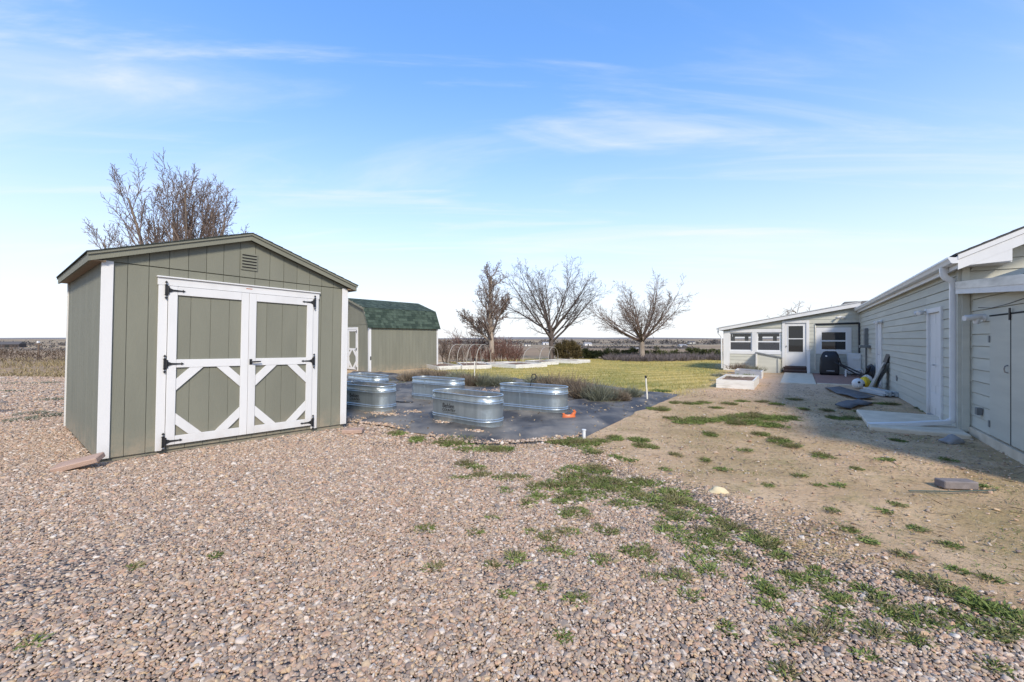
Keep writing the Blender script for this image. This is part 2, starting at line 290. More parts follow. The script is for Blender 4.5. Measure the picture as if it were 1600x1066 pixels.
def ground():
    xs = grid_lines(-7000, 7000, -13, 17, .16, 1.22); ys = grid_lines(-60, 9000, -1, 25, .16, 1.16)
    X, Y = np.meshgrid(xs, ys); n, m = X.shape
    Z = gz_far(X, Y)
    near = 1 / (1 + (np.hypot(X, Y) / 40) ** 4)
    dg = sdist(X, Y, GRAVEL_POLY)
    dirt = smooth((-dg) / .5)
    Z = Z + near * ((vnoise(X, Y, .9, 1) - .5) * .022 + (vnoise(X, Y, .33, 2) - .5) * .012 * (.4 + dirt))
    v = np.stack([X, Y, Z], -1).reshape(-1, 3)
    idx = np.arange(n * m).reshape(n, m); f = np.stack([idx[:-1, :-1], idx[:-1, 1:], idx[1:, 1:], idx[1:, :-1]], -1).reshape(-1, 4)
    me = bpy.data.meshes.new('ground'); me.from_pydata(v.tolist(), [], f.tolist()); me.update()
    me.polygons.foreach_set('use_smooth', [True] * len(me.polygons))
    wob = (vnoise(X, Y, .5, 5) - .5) * .5 + (vnoise(X, Y, 1.6, 6) - .5) * .5
    def att(name, val):
        a = me.attributes.new(name, 'FLOAT', 'POINT'); a.data.foreach_set('value', np.clip(val, 0, 1).astype(np.float32).ravel())
    att('gravel', (dg + wob * .7) / .5 + .5)
    att('lawn', (sdist(X, Y, LAWN_POLY) + wob * 1.2) / .9 + .5)
    # beyond the yard: rough pasture. The yard is what lies inside this outline
    yard = [(-30, -3), (-26, 17.5), (-14, 17.5), (-9, 24), (-3, 36), (6, 38), (26, 36), (60, 40), (60, -60), (-40, -60)]
    att('field', (-sdist(X, Y, yard) + wob * 3) / 2 + .5)
    # packed pinkish yard dirt by the porch
    att('pink', 1 - np.hypot((X - 9.5) / 4.5, (Y - 14.5) / 5) + .45)
    o = link('ground', me); struct(o)
    m_ = bpy.data.materials.new('ground_mix'); m_.use_nodes = True; me.materials.append(m_)
    nt = m_.node_tree; N = nt.nodes; L = nt.links; bs = N['Principled BSDF']; bs.inputs['Roughness'].default_value = .95; bs.inputs['Specular IOR Level'].default_value = .15
    tc = N.new('ShaderNodeTexCoord')
    def noise(scale, det=6, rough=.6, stretch=None, rot=0):
        src = tc.outputs['Object']
        if stretch:
            mp = N.new('ShaderNodeMapping'); mp.inputs['Scale'].default_value = stretch; mp.inputs['Rotation'].default_value = (0, 0, math.radians(rot)); L.new(src, mp.inputs['Vector']); src = mp.outputs[0]
        nz = N.new('ShaderNodeTexNoise'); nz.inputs['Scale'].default_value = scale; nz.inputs['Detail'].default_value = det; nz.inputs['Roughness'].default_value = rough; L.new(src, nz.inputs['Vector']); return nz.outputs['Fac']
    def rng_(v, a, b, c=0, d=1):
        r = N.new('ShaderNodeMapRange'); r.inputs['From Min'].default_value = a; r.inputs['From Max'].default_value = b; r.inputs['To Min'].default_value = c; r.inputs['To Max'].default_value = d; L.new(v, r.inputs['Value']); return r.outputs[0]
    def mix(f, a, b):
        x = N.new('ShaderNodeMix'); x.data_type = 'RGBA'
        if isinstance(f, (int, float)): x.inputs['Factor'].default_value = f
        else: L.new(f, x.inputs['Factor'])
        for k, c in (('A', a), ('B', b)):
            if isinstance(c, tuple): x.inputs[k].default_value = c
            else: L.new(c, x.inputs[k])
        return x.outputs['Result']
    def attr(n): a = N.new('ShaderNodeAttribute'); a.attribute_name = n; return a.outputs['Fac']
    def mul(a, b):
        n = N.new('ShaderNodeMath'); n.operation = 'MULTIPLY'
        for i, v in enumerate((a, b)):
            if isinstance(v, (int, float)): n.inputs[i].default_value = v
            else: L.new(v, n.inputs[i])
        return n.outputs[0]
    # dirt: tan with darker damp and moss-tinged blotches and pale grit
    d = mix(rng_(noise(1.3), .38, .66), (0.60, 0.425, 0.26, 1), (0.44, 0.295, 0.17, 1))
    d = mix(rng_(noise(.45), .44, .62, 0, .85), d, (0.36, 0.255, 0.125, 1))
    d = mix(rng_(noise(2.8, 8, .7), .50, .66, 0, .7), d, (0.30, 0.235, 0.105, 1))
    d = mix(mul(attr('pink'), .7), d, (0.62, 0.41, 0.27, 1))
    d = mix(rng_(noise(22, 3), .58, .70, 0, .8), d, (0.15, 0.11, 0.07, 1))
    d = mix(rng_(noise(7, 9, .75), .53, .66, 0, .65), d, (0.23, 0.165, 0.10, 1))
    d = mix(rng_(noise(38, 2), .66, .70, 0, .8), d, (0.50, 0.44, 0.36, 1))
    # gravel bed under and beyond the loose stones
    vo = N.new('ShaderNodeTexVoronoi'); vo.inputs['Scale'].default_value = 34; L.new(tc.outputs['Object'], vo.inputs['Vector'])
    cr = N.new('ShaderNodeValToRGB'); L.new(vo.outputs['Color'], cr.inputs['Fac']); e = cr.color_ramp; e.interpolation = 'CONSTANT'
    stops = [(0, (.33, .25, .20, 1)), (.2, (.42, .30, .235, 1)), (.4, (.25, .21, .185, 1)), (.55, (.50, .41, .34, 1)), (.72, (.36, .27, .215, 1)), (.86, (.56, .50, .45, 1))]
    e.elements[0].position = 0; e.elements[0].color = stops[0][1]; e.elements[1].position = stops[1][0]; e.elements[1].color = stops[1][1]
    for p, c in stops[2:]: q = e.elements.new(p); q.color = c
    gcol = mix(rng_(noise(.7), .4, .7, 0, .3), cr.outputs[0], (0.24, 0.18, 0.14, 1))
    # lawn: dormant yellow-green with mowing stripes of its own cut
    wv = N.new('ShaderNodeTexWave'); wv.inputs['Scale'].default_value = .34; wv.inputs['Distortion'].default_value = 3.2; wv.inputs['Detail'].default_value = 3; wv.inputs['Detail Scale'].default_value = .7
    mpw = N.new('ShaderNodeMapping'); mpw.inputs['Rotation'].default_value = (0, 0, math.radians(62)); L.new(tc.outputs['Object'], mpw.inputs['Vector']); L.new(mpw.outputs[0], wv.inputs['Vector'])
    lw = mix(rng_(wv.outputs['Fac'], .2, .8), (0.33, 0.265, 0.075, 1), (0.50, 0.385, 0.14, 1))
    lw = mix(rng_(noise(.35, 5, .6, (1, .6, 1)), .46, .64, 0, .8), lw, (0.19, 0.20, 0.05, 1))
    lw = mix(rng_(noise(14, 4), .5, .75, 0, .5), lw, (0.55, 0.43, 0.19, 1))
    # pasture
    fd = mix(rng_(noise(.02, 6, .6, (.25, 1, 1)), .40, .62), (0.33, 0.225, 0.14, 1), (0.22, 0.155, 0.105, 1))
    fd = mix(rng_(noise(.006, 4, .5, (.12, 1, 1), 4), .47, .55), fd, (0.43, 0.33, 0.20, 1))
    fd = mix(rng_(noise(.0021, 3, .5, (.2, 1, 1), -3), .52, .60, 0, .8), fd, (0.17, 0.15, 0.125, 1))
    fd = mix(rng_(noise(.013, 5, .65, (.35, 1.6, 1), 8), .50, .60, 0, .85), fd, (0.155, 0.125, 0.105, 1))
    fd = mix(rng_(noise(.55, 4), .45, .7, 0, .5), fd, (0.235, 0.205, 0.10, 1))
    c = mix(attr('gravel'), d, gcol); c = mix(attr('field'), c, fd); c = mix(attr('lawn'), c, lw)
    L.new(c, bs.inputs['Base Color'])
    bp = N.new('ShaderNodeBump'); bp.inputs['Strength'].default_value = .9; bp.inputs['Distance'].default_value = .03
    hsum = N.new('ShaderNodeMath'); hsum.operation = 'ADD'; L.new(noise(16, 8, .7), hsum.inputs[0]); L.new(mul(vo.outputs['Distance'], -8.0), hsum.inputs[1])
    hm = N.new('ShaderNodeMix'); hm.data_type = 'FLOAT'; L.new(attr('gravel'), hm.inputs['Factor']); L.new(noise(16, 8, .7), hm.inputs['A']); L.new(hsum.outputs[0], hm.inputs['B'])
    L.new(hm.outputs['Result'], bp.inputs['Height']); L.new(bp.outputs[0], bs.inputs['Normal'])
ground()

def hills():
    for k, (y0, h, sd, c1, c2) in enumerate([(2600, 9, 3, (0.205, 0.165, 0.135, 1), (0.150, 0.130, 0.112, 1)), (5200, 32, 9, (0.205, 0.185, 0.175, 1), (0.17, 0.158, 0.155, 1))]):
        n = 160; xs = np.linspace(-9000, 9000, n); mb = MB(); rows_ = []
        for j, t in enumerate((0, .35, .7, 1.0, 1.4)):
            hh = h * (math.sin(t / 1.4 * math.pi / 1.6)) * (.35 + .65 * vnoise(xs, xs * 0 + sd, 1500, sd) + .25 * (vnoise(xs, xs * 0 + sd, 420, sd + 1) - .5))
            rows_.append([(x, y0 + 900 * t + 200 * math.sin(x / 1900 + sd), -2.0 + float(q)) for x, q in zip(xs, hh)])
        for r in rows_: mb.v.extend(r)
        for j in range(4):
            for i in range(n - 1): mb.f.append((j * n + i, j * n + i + 1, (j + 1) * n + i + 1, (j + 1) * n + i))
        m = mat('hill_%d' % k, c1, c2, rough=.95, scale=.004, stretch=(.15, 1, 1), lo=.42, hi=.6)
        struct(mb.build('hill', m, smooth_='all'))
hills()

# landscape fabric: a thin wrinkled sheet clipped to its outline
def fabric():
    bm = bmesh.new(); vs = [bm.verts.new((p[0], p[1], 0)) for p in FABRIC_POLY]; bm.faces.new(vs)
    x0, x1 = min(p[0] for p in FABRIC_POLY), max(p[0] for p in FABRIC_POLY); y0, y1 = min(p[1] for p in FABRIC_POLY), max(p[1] for p in FABRIC_POLY)
    for ax, a, b in ((0, x0, x1), (1, y0, y1)):
        t = a + .1
        while t < b:
            co = (t, 0, 0) if ax == 0 else (0, t, 0); no = (1, 0, 0) if ax == 0 else (0, 1, 0)
            bmesh.ops.bisect_plane(bm, geom=bm.verts[:] + bm.edges[:] + bm.faces[:], plane_co=co, plane_no=no); t += .1
    co = np.array([v.co[:] for v in bm.verts]); X, Y = co[:, 0], co[:, 1]
    u = X * .8 + Y * .6; w = -X * .6 + Y * .8
    z = gz(X, Y) + .014 + .030 * vnoise(u * .35, w, .33, 31) + .09 * np.maximum(0, vnoise(u * .25, w, .28, 32) - .58) + .07 * np.maximum(0, vnoise(u, w * .22, .3, 34) - .62) + .012 * vnoise(X, Y, .25, 33)
    ed = smooth(sdist(X, Y, FABRIC_POLY) / .3 + .02); z = gz(X, Y) + (z - gz(X, Y)) * ed + .006
    for v, q in zip(bm.verts, z): v.co.z = q
    me = bpy.data.meshes.new('landscape_fabric'); bm.to_mesh(me); bm.free(); me.polygons.foreach_set('use_smooth', [True] * len(me.polygons))
    m = mat('woven_fabric', (0.050, 0.048, 0.048, 1), (0.22, 0.195, 0.16, 1), rough=.62, scale=2.6, stretch=(.7, .45, 1), detail=10, bump=1.0, bscale=5, bstretch=(.6, 1.0, 1), lo=.40, hi=.70, spec=.35)
    me.materials.append(m)
    tag(link('landscape_fabric', me), 'wrinkled black weed-barrier fabric spread under the steel tanks', 'ground fabric')
fabric()

# loose gravel: stones instanced on points by geometry nodes
def stone_points():
    P = []
    def patch(x0, x1, y0, y1, step, keep, size=None):
        xs, ys = np.meshgrid(np.arange(x0, x1, step), np.arange(y0, y1, step)); xs = xs.ravel(); ys = ys.ravel()
        xs = xs + NR.uniform(-.5, .5, xs.size) * step; ys = ys + NR.uniform(-.5, .5, ys.size) * step
        k = keep(xs, ys); P.append(np.stack([xs[k], ys[k], np.full(k.sum(), size or step)], 1))
    shed = [(-4.78, 4.93), (-2.90, 7.30), (-5.25, 9.2), (-7.15, 6.85)]
    def vis(x, y, pad=.9): return (np.abs(x) < 1.23 * y + pad) & ~inpoly(x, y, shed)
    def dens(x, y, edge=1.3):
        d = sdist(x, y, GRAVEL_POLY) + (vnoise(x, y, .5, 5) - .5) * .6 + (vnoise(x, y, 1.6, 6) - .5) * .6
        return NR.random(x.size) < np.clip(d / edge + .55, 0, 1) ** 1.4
    patch(-7.6, 6.6, 1.2, 3.6, 0.0126, lambda x, y: vis(x, y) & dens(x, y))
    patch(-8.6, 7.0, 3.6, 6.0, 0.0146, lambda x, y: vis(x, y) & dens(x, y))
    patch(-10, 7.0, 6.0, 8.8, .021, lambda x, y: vis(x, y) & dens(x, y), .019)
    patch(-21, -4.5, 8.8, 16.5, .05, lambda x, y: vis(x, y) & dens(x, y), .03)
    # stray stones on the dirt
    patch(-.5, 9, 2.0, 13, .07, lambda x, y: vis(x, y) & (sdist(x, y, GRAVEL_POLY) < 0) & (sdist(x, y, FABRIC_POLY) < 0) & (NR.random(x.size) < .25 + .7 * vnoise(x, y, 1.1, 41) ** 2), .014)
    # gravel scraped over the fabric
    for cx, cy, r1, r2, an in [(*g2(706, 664), .55, .14, -35), (*g2(741, 677), .3, .12, -20), (*g2(775, 612), .75, .5, 0), (*g2(640, 646), .55, .16, -15), (*g2(600, 650), .5, .12, -20), (*g2(585, 666), .5, .13, -25), (*g2(655, 682), .4, .12, -25)]:
        ca, sa = math.cos(math.radians(an)), math.sin(math.radians(an))
        patch(cx - 1, cx + 1, cy - 1, cy + 1, .03, lambda x, y: (((x - cx) * ca + (y - cy) * sa) / r1) ** 2 + ((-(x - cx) * sa + (y - cy) * ca) / r2) ** 2 < NR.uniform(.2, 1.1, x.size) * (.15 + 1.7 * vnoise(x, y, .17, 77)), .026)
    return np.concatenate(P)
def gravel():
    P = stone_points(); n = len(P); x, y, st = P.T
    fab = sdist(x, y, FABRIC_POLY) > 0
    z = gz(x, y) + np.where(fab, .034, .004) + NR.uniform(-.004, .008, n)
    me = bpy.data.meshes.new('gravel'); me.vertices.add(n); me.vertices.foreach_set('co', np.stack([x, y, z], 1).astype(np.float32).ravel())
    sc = st * NR.lognormal(-.50, .40, n).clip(.25, 1.7) * np.where(NR.random(n) < .012, 1.6, 1.0)
    scv = np.stack([sc * NR.uniform(.85, 1.3, n), sc * NR.uniform(.7, 1.0, n), sc * NR.uniform(.45, .75, n)], 1)
    rot = np.stack([NR.normal(0, .3, n), NR.normal(0, .3, n), NR.uniform(0, 6.283, n)], 1)
    for nm, ty, dat in (('sc', 'FLOAT_VECTOR', scv), ('rot', 'FLOAT_VECTOR', rot)):
        a = me.attributes.new(nm, ty, 'POINT'); a.data.foreach_set('vector', dat.astype(np.float32).ravel())
    a = me.attributes.new('vi', 'INT', 'POINT'); a.data.foreach_set('value', NR.integers(0, 6, n).astype(np.int32))
    m = bpy.data.materials.new('river_gravel'); m.use_nodes = True; nt = m.node_tree; N = nt.nodes; L = nt.links; bs = N['Principled BSDF']; bs.inputs['Roughness'].default_value = .7; bs.inputs['Specular IOR Level'].default_value = .3
    oi = N.new('ShaderNodeObjectInfo'); cr = N.new('ShaderNodeValToRGB'); L.new(oi.outputs['Random'], cr.inputs['Fac']); e = cr.color_ramp; e.interpolation = 'LINEAR'
    cols = [(0.219, 0.186, 0.157), (0.428, 0.272, 0.179), (0.468, 0.342, 0.237), (0.308, 0.239, 0.179), (0.488, 0.3, 0.193), (0.597, 0.505, 0.403), (0.378, 0.239, 0.161), (0.15, 0.138, 0.13), (0.477, 0.348, 0.242), (0.338, 0.266, 0.206), (0.537, 0.381, 0.224), (0.448, 0.295, 0.202), (0.657, 0.571, 0.475), (0.269, 0.2, 0.148), (0.498, 0.367, 0.264)]
    e.elements[0].color = (*cols[0], 1); e.elements[1].position = 1; e.elements[1].color = (*cols[-1], 1)
    for i, c in enumerate(cols[1:-1]): q = e.elements.new((i + 1) / (len(cols) - 1)); q.color = (*c, 1)
    tc = N.new('ShaderNodeTexCoord'); nz = N.new('ShaderNodeTexNoise'); nz.inputs['Scale'].default_value = 2.2; nz.inputs['Detail'].default_value = 5; L.new(tc.outputs['Object'], nz.inputs['Vector'])
    mr = N.new('ShaderNodeMapRange'); mr.inputs['To Min'].default_value = .6; mr.inputs['To Max'].default_value = 1.25; L.new(nz.outputs['Fac'], mr.inputs['Value'])
    hs = N.new('ShaderNodeHueSaturation'); L.new(cr.outputs[0], hs.inputs['Color']); L.new(mr.outputs[0], hs.inputs['Value']); L.new(hs.outputs[0], bs.inputs['Base Color'])
    me.materials.append(m); o = link('gravel', me); struct(o, 'stuff')
    ng = bpy.data.node_groups.new('gravel_stones', 'GeometryNodeTree'); ng.interface.new_socket('Geometry', in_out='INPUT', socket_type='NodeSocketGeometry'); ng.interface.new_socket('Geometry', in_out='OUTPUT', socket_type='NodeSocketGeometry')
    N = ng.nodes; L = ng.links; gi = N.new('NodeGroupInput'); go = N.new('NodeGroupOutput')
    g2i = N.new('GeometryNodeGeometryToInstance')
    outs = []
    for k in range(6):
        ic = N.new('GeometryNodeMeshIcoSphere'); ic.inputs['Radius'].default_value = 1; ic.inputs['Subdivisions'].default_value = 2
        pos = N.new('GeometryNodeInputPosition'); nz = N.new('ShaderNodeTexNoise'); nz.inputs['Scale'].default_value = .9; nz.inputs['Detail'].default_value = 1.5
        av = N.new('ShaderNodeVectorMath'); av.operation = 'ADD'; av.inputs[1].default_value = (k * 7.3, k * 3.1, k * 5.7); L.new(pos.outputs[0], av.inputs[0]); L.new(av.outputs[0], nz.inputs['Vector'])
        sb = N.new('ShaderNodeVectorMath'); sb.operation = 'SUBTRACT'; sb.inputs[1].default_value = (.5, .5, .5); L.new(nz.outputs['Color'], sb.inputs[0])
        ss = N.new('ShaderNodeVectorMath'); ss.operation = 'SCALE'; ss.inputs['Scale'].default_value = 1.5; L.new(sb.outputs[0], ss.inputs[0])
        sp = N.new('GeometryNodeSetPosition'); L.new(ic.outputs['Mesh'], sp.inputs['Geometry']); L.new(ss.outputs[0], sp.inputs['Offset'])
        sm = N.new('GeometryNodeSetShadeSmooth'); L.new(sp.outputs[0], sm.inputs['Geometry']); sm.inputs['Shade Smooth'].default_value = bool(k % 3)
        mt = N.new('GeometryNodeSetMaterial'); mt.inputs['Material'].default_value = m; L.new(sm.outputs[0], mt.inputs['Geometry']); outs.append(mt.outputs[0])
    for q in outs[::-1]: L.new(q, g2i.inputs[0])
    iop = N.new('GeometryNodeInstanceOnPoints'); L.new(gi.outputs[0], iop.inputs['Points']); L.new(g2i.outputs[0], iop.inputs['Instance']); iop.inputs['Pick Instance'].default_value = True
    def na(nm, ty): a = N.new('GeometryNodeInputNamedAttribute'); a.data_type = ty; a.inputs['Name'].default_value = nm; return a.outputs['Attribute']
    L.new(na('vi', 'INT'), iop.inputs['Instance Index']); L.new(na('sc', 'FLOAT_VECTOR'), iop.inputs['Scale'])
    e2r = N.new('FunctionNodeEulerToRotation'); L.new(na('rot', 'FLOAT_VECTOR'), e2r.inputs[0]); L.new(e2r.outputs[0], iop.inputs['Rotation'])
    L.new(iop.outputs[0], go.inputs[0])
    md = o.modifiers.new('stones', 'NODES'); md.node_group = ng
    print('stones', n)
gravel()

# ------------------------------------------------------------------ near shed
def near_shed():
    Wd, Dp, J = 3.07, 3.05, 2.31                # width, depth, height of the siding joint
    sh = thing('garden_shed', 'sage green garden shed with white double doors on the pink gravel', 'shed', (-4.82, 4.96, 0.05), (0, math.radians(1.03), math.atan2(.777, .629)))
    OV, FO, SL = .13, .10, .336
    mid = Wd / 2
    zr = lambda x: 2.29 + SL * ((x if x < mid else Wd - x) + OV)      # underside of the rake
    # core volume set just behind the boards; it is what the grooves show
    core = [(0, 0), (Wd, 0), (Wd, zr(Wd)), (mid, zr(mid)), (0, zr(0))]
    MB().prism(core, .006, Dp - .006).build('wall_core', SAGE, sh)
    fr = thing_part('front_wall', sh)
    xs = [.095] + [.22 + .2 * k for k in range(14)] + [Wd - .095]
    for a, b in zip(xs[:-1], xs[1:]):
        MB().prism([(a + .0028, .0), (b - .0028, .0), (b - .0028, J), (a + .0028, J)], -.012, .008).build('siding_panel', SAGE, fr)
    xs = [-.002] + [.22 + .2 * k for k in range(14)] + [Wd + .002]
    for a, b in zip(xs[:-1], xs[1:]):
        pts = [(a + .0028, J + .012), (b - .0028, J + .012), (b - .0028, zr(b) + .01)]
        if a < mid < b: pts.append((mid, zr(mid) + .01))
        pts.append((a + .0028, zr(a) + .01))
        MB().prism(pts, -.016, .008).build('gable_panel', SAGE, fr)
    for side, x in (('l', 0), ('r', Wd)):
        sw = thing_part('side_wall', sh)
        ys = [0.0] + [.22 + .2 * k for k in range(14)] + [Dp]
        for a, b in zip(ys[:-1], ys[1:]):
            s = -1 if side == 'l' else 1
            x0, x1 = sorted((x + s * .010, x - s * .008))
            MB().box(x0, x1, a + .003, b - .003, 0, zr(0) - .0).build('siding_panel', SAGE, sw)
    # skirt boards under the siding
    MB().box(.03, Wd - .02, .012, Dp - .01, -.30, -.004).build('skirt', SAGE, sh)
    # corner trim on the front, and the edge of the rear trim
    for a, b in ((-.014, .093), (Wd - .093, Wd + .014)):
        MB().bbox(a, b, -.034, -.0125, 0, J + .012, .003).build('corner_trim', WHITE, sh)
        MB().bbox(a, b, Dp - .005, Dp + .02, 0, J, .003).build('corner_trim', WHITE, sh)
    MB().bbox(-.030, -.0105, Dp - .02, Dp + .02, 0, J, .002).build('corner_trim', WHITE, sh)
    # roof: two slabs with shingles, fascia boards along rake and eaves
    roofm = mat('dark_green_shingle', (0.030, 0.042, 0.036, 1), (0.055, 0.066, 0.058, 1), rough=.95, scale=18, bump=.6, bscale=40)
    rf = thing_part('roof', sh)
    T = .10
    for s in (0, 1):
        X = lambda x: x if s == 0 else Wd - x
        zt = lambda x: 2.29 + SL * (x + OV)
        MB().prism([(X(-OV), zt(-OV) + T), (X(mid), zt(mid) + T), (X(mid), zt(mid) + .03), (X(-OV + .02), zt(-OV) + .03)], -FO + .021, Dp + FO - .021).build('roof_deck', SAGE, rf)
        # shingle courses, each lapped over the next
        ncs = 12
        for k in range(ncs):
            a = -OV - .02 + (mid + OV + .02) * k / ncs; b = min(a + (mid + OV + .02) / ncs * 1.25, mid)
            MB().prism([(X(a), zt(a) + T + .004), (X(b), zt(b) + T + .003), (X(b), zt(b) + T + .006), (X(a), zt(a) + T + .014)], -FO - .028, Dp + FO + .028).build('shingle_course', roofm, rf)
        # rake fascia front and back: a broad board and a narrow one on top
        for y0, y1 in ((-FO, -FO + .02), (Dp + FO - .02, Dp + FO)):
            MB().prism([(X(-OV), zt(-OV)), (X(mid), zt(mid)), (X(mid), zt(mid) + T), (X(-OV), zt(-OV) + T)], y0, y1).build('rake_fascia', SAGE, rf)
            yy = (y0 - .016, y0 - .001) if y0 < 1 else (y1 + .001, y1 + .016)
            MB().prism([(X(-OV - .012), zt(-OV) + T - .035), (X(mid), zt(mid) + T - .03), (X(mid), zt(mid) + T), (X(-OV - .012), zt(-OV) + T)], *yy).build('rake_trim', SAGE, rf)
        x0, x1 = sorted((X(-OV), X(-OV + .02)))
        MB().box(x0, x1, -FO + .021, Dp + FO - .021, zt(-OV), zt(-OV) + T - .01).build('eave_fascia', SAGE, rf)
        x0, x1 = sorted((X(-OV + .021), X(0.02)))
        MB().box(x0, x1, -FO + .021, Dp + FO - .021, zt(-OV) + .012, zt(-OV) + .026).build('soffit', mat('bounce_tinted_soffit', (0.30, 0.215, 0.13, 1), (0.22, 0.15, 0.09, 1), scale=4, stretch=(.5, 4, 4)), rf)  # brown base colour stands in for warm light bounced up under the eave
    # louvred vent
    vt = MB().box(1.43, 1.645, -.030, -.0165, 2.425, 2.665).build('vent', SAGE, sh)
    for k in range(5):
        z = 2.452 + .0435 * k
        MB().box(1.445, 1.63, -.0315, -.029, z, z + .019).build('vent_slot', VOID, vt)
        MB().prism([(-.031, z + .024), (-.040, z + .019), (-.040, z + .017), (-.031, z + .018)], 1.442, 1.633, 'x').build('louvre', SAGE, vt)
    # door surround
    D0, D1, DT = .513, 2.566, 2.21
    for a, b in ((D0, D0 + .093), (D1 - .093, D1)):
        MB().bbox(a, b, -.036, -.0125, .0, DT - .115, .003).build('door_trim', WHITE, sh)
    MB().bbox(D0 - .01, D1 + .01, -.038, -.0125, DT - .115, DT - .02, .003).build('door_head', WHITE, sh)
    MB().bbox(D0 - .02, D1 + .02, -.058, -.0125, DT - .0195, DT, .004).build('drip_cap', WHITE, sh)
    MB().box(1.50, 1.58, -.0395, -.0385, DT - .062, DT - .05).build('maker_badge', mat('badge_red', (.45, .16, .10, 1), (.4, .2, .12, 1)), sh)
    za, zb = .06, DT - .12
    hinge = None
    for side in (0, 1):
        a, b = (D0 + .097, 1.5375) if side == 0 else (1.5415, D1 - .097)
        dr = MB().box(a, b, -.024, -.0125, za, zb).build('door', SAGE, sh)
        st = .095
        n = 4; ed = np.linspace(a + .02, b - .02, n + 1)
        for q0, q1 in zip(ed[:-1], ed[1:]):
            MB().box(q0 + .003, q1 - .003, -.030, -.0245, za + .02, zb - .02).build('door_panel', SAGE, dr)
        Y0, Y1 = -.052, -.0305
        for q in (a, b - st): MB().bbox(q, q + st, Y0, Y1, za, zb, .003).build('stile', WHITE, dr)
        zm = 1.045
        for z, hgt in ((za, .11), (zm, .105), (zb - .11, .11)): MB().bbox(a + st + .0015, b - st - .0015, Y0, Y1, z, z + hgt, .003).build('rail', WHITE, dr)
        x0, x1, z0, z1 = a + st + .0015, b - st - .0015, za + .11, zm
        p, q = .145, .29
        for sx, sz in ((0, 0), (0, 1), (1, 0), (1, 1)):
            X = lambda t: x0 + t if sx == 0 else x1 - t
            Z = lambda t: z0 + t if sz == 0 else z1 - t
            MB().prism([(X(.001), Z(p)), (X(.001), Z(q)), (X(q), Z(.001)), (X(p), Z(.001))], Y0 + .001, Y1).build('brace', WHITE, dr)
        sg = 1 if side == 0 else -1; hx = (a if side == 0 else b) - sg * .004
        for z in (zb - .055, zm + .05, za + .05):
            h = MB(); yy = (-.0605, -.0535)
            h.box(*sorted((hx - sg * .034, hx - sg * .008)), *yy, z - .06, z + .06)
            for s in (-1, 1):
                h.prism([(hx - sg * .021 - .02, z + s * .062), (hx - sg * .021, z + s * .078), (hx - sg * .021 + .02, z + s * .062), (hx - sg * .021, z + s * .046)], *yy)
                h.prism([(hx - sg * .021 - .017, z + s * .098), (hx - sg * .021, z + s * .118), (hx - sg * .021 + .017, z + s * .098), (hx - sg * .021, z + s * .084)], *yy)
            h.tube([(hx, -.057, z - .05), (hx, -.057, z + .05)], .012, 8)
            h.prism([(hx + sg * .01, z - .03), (hx + sg * .05, z - .012), (hx + sg * .15, z - .007), (hx + sg * .15, z - .018), (hx + sg * .178, z - .0), (hx + sg * .15, z + .018), (hx + sg * .15, z + .007), (hx + sg * .05, z + .012), (hx + sg * .01, z + .03)], *yy)
            h.build('hinge', BLACK, dr)
        if side == 1:
            MB().tube([(a + .03, -.053, zm + .055), (a + .03, -.085, zm + .055), (a + .055, -.092, zm + .055), (a + .15, -.092, zm + .058)], [.012, .012, .011, .009], 8).bbox(a + .012, a + .048, -.058, -.0525, zm + .015, zm + .095, .002).build('door_handle', BLACK, dr, True)
    return sh
def thing_part(name, parent):
    o = bpy.data.objects.new(name, None); COL.objects.link(o); o.parent = parent; o.empty_display_size = .1; return o
near_shed()

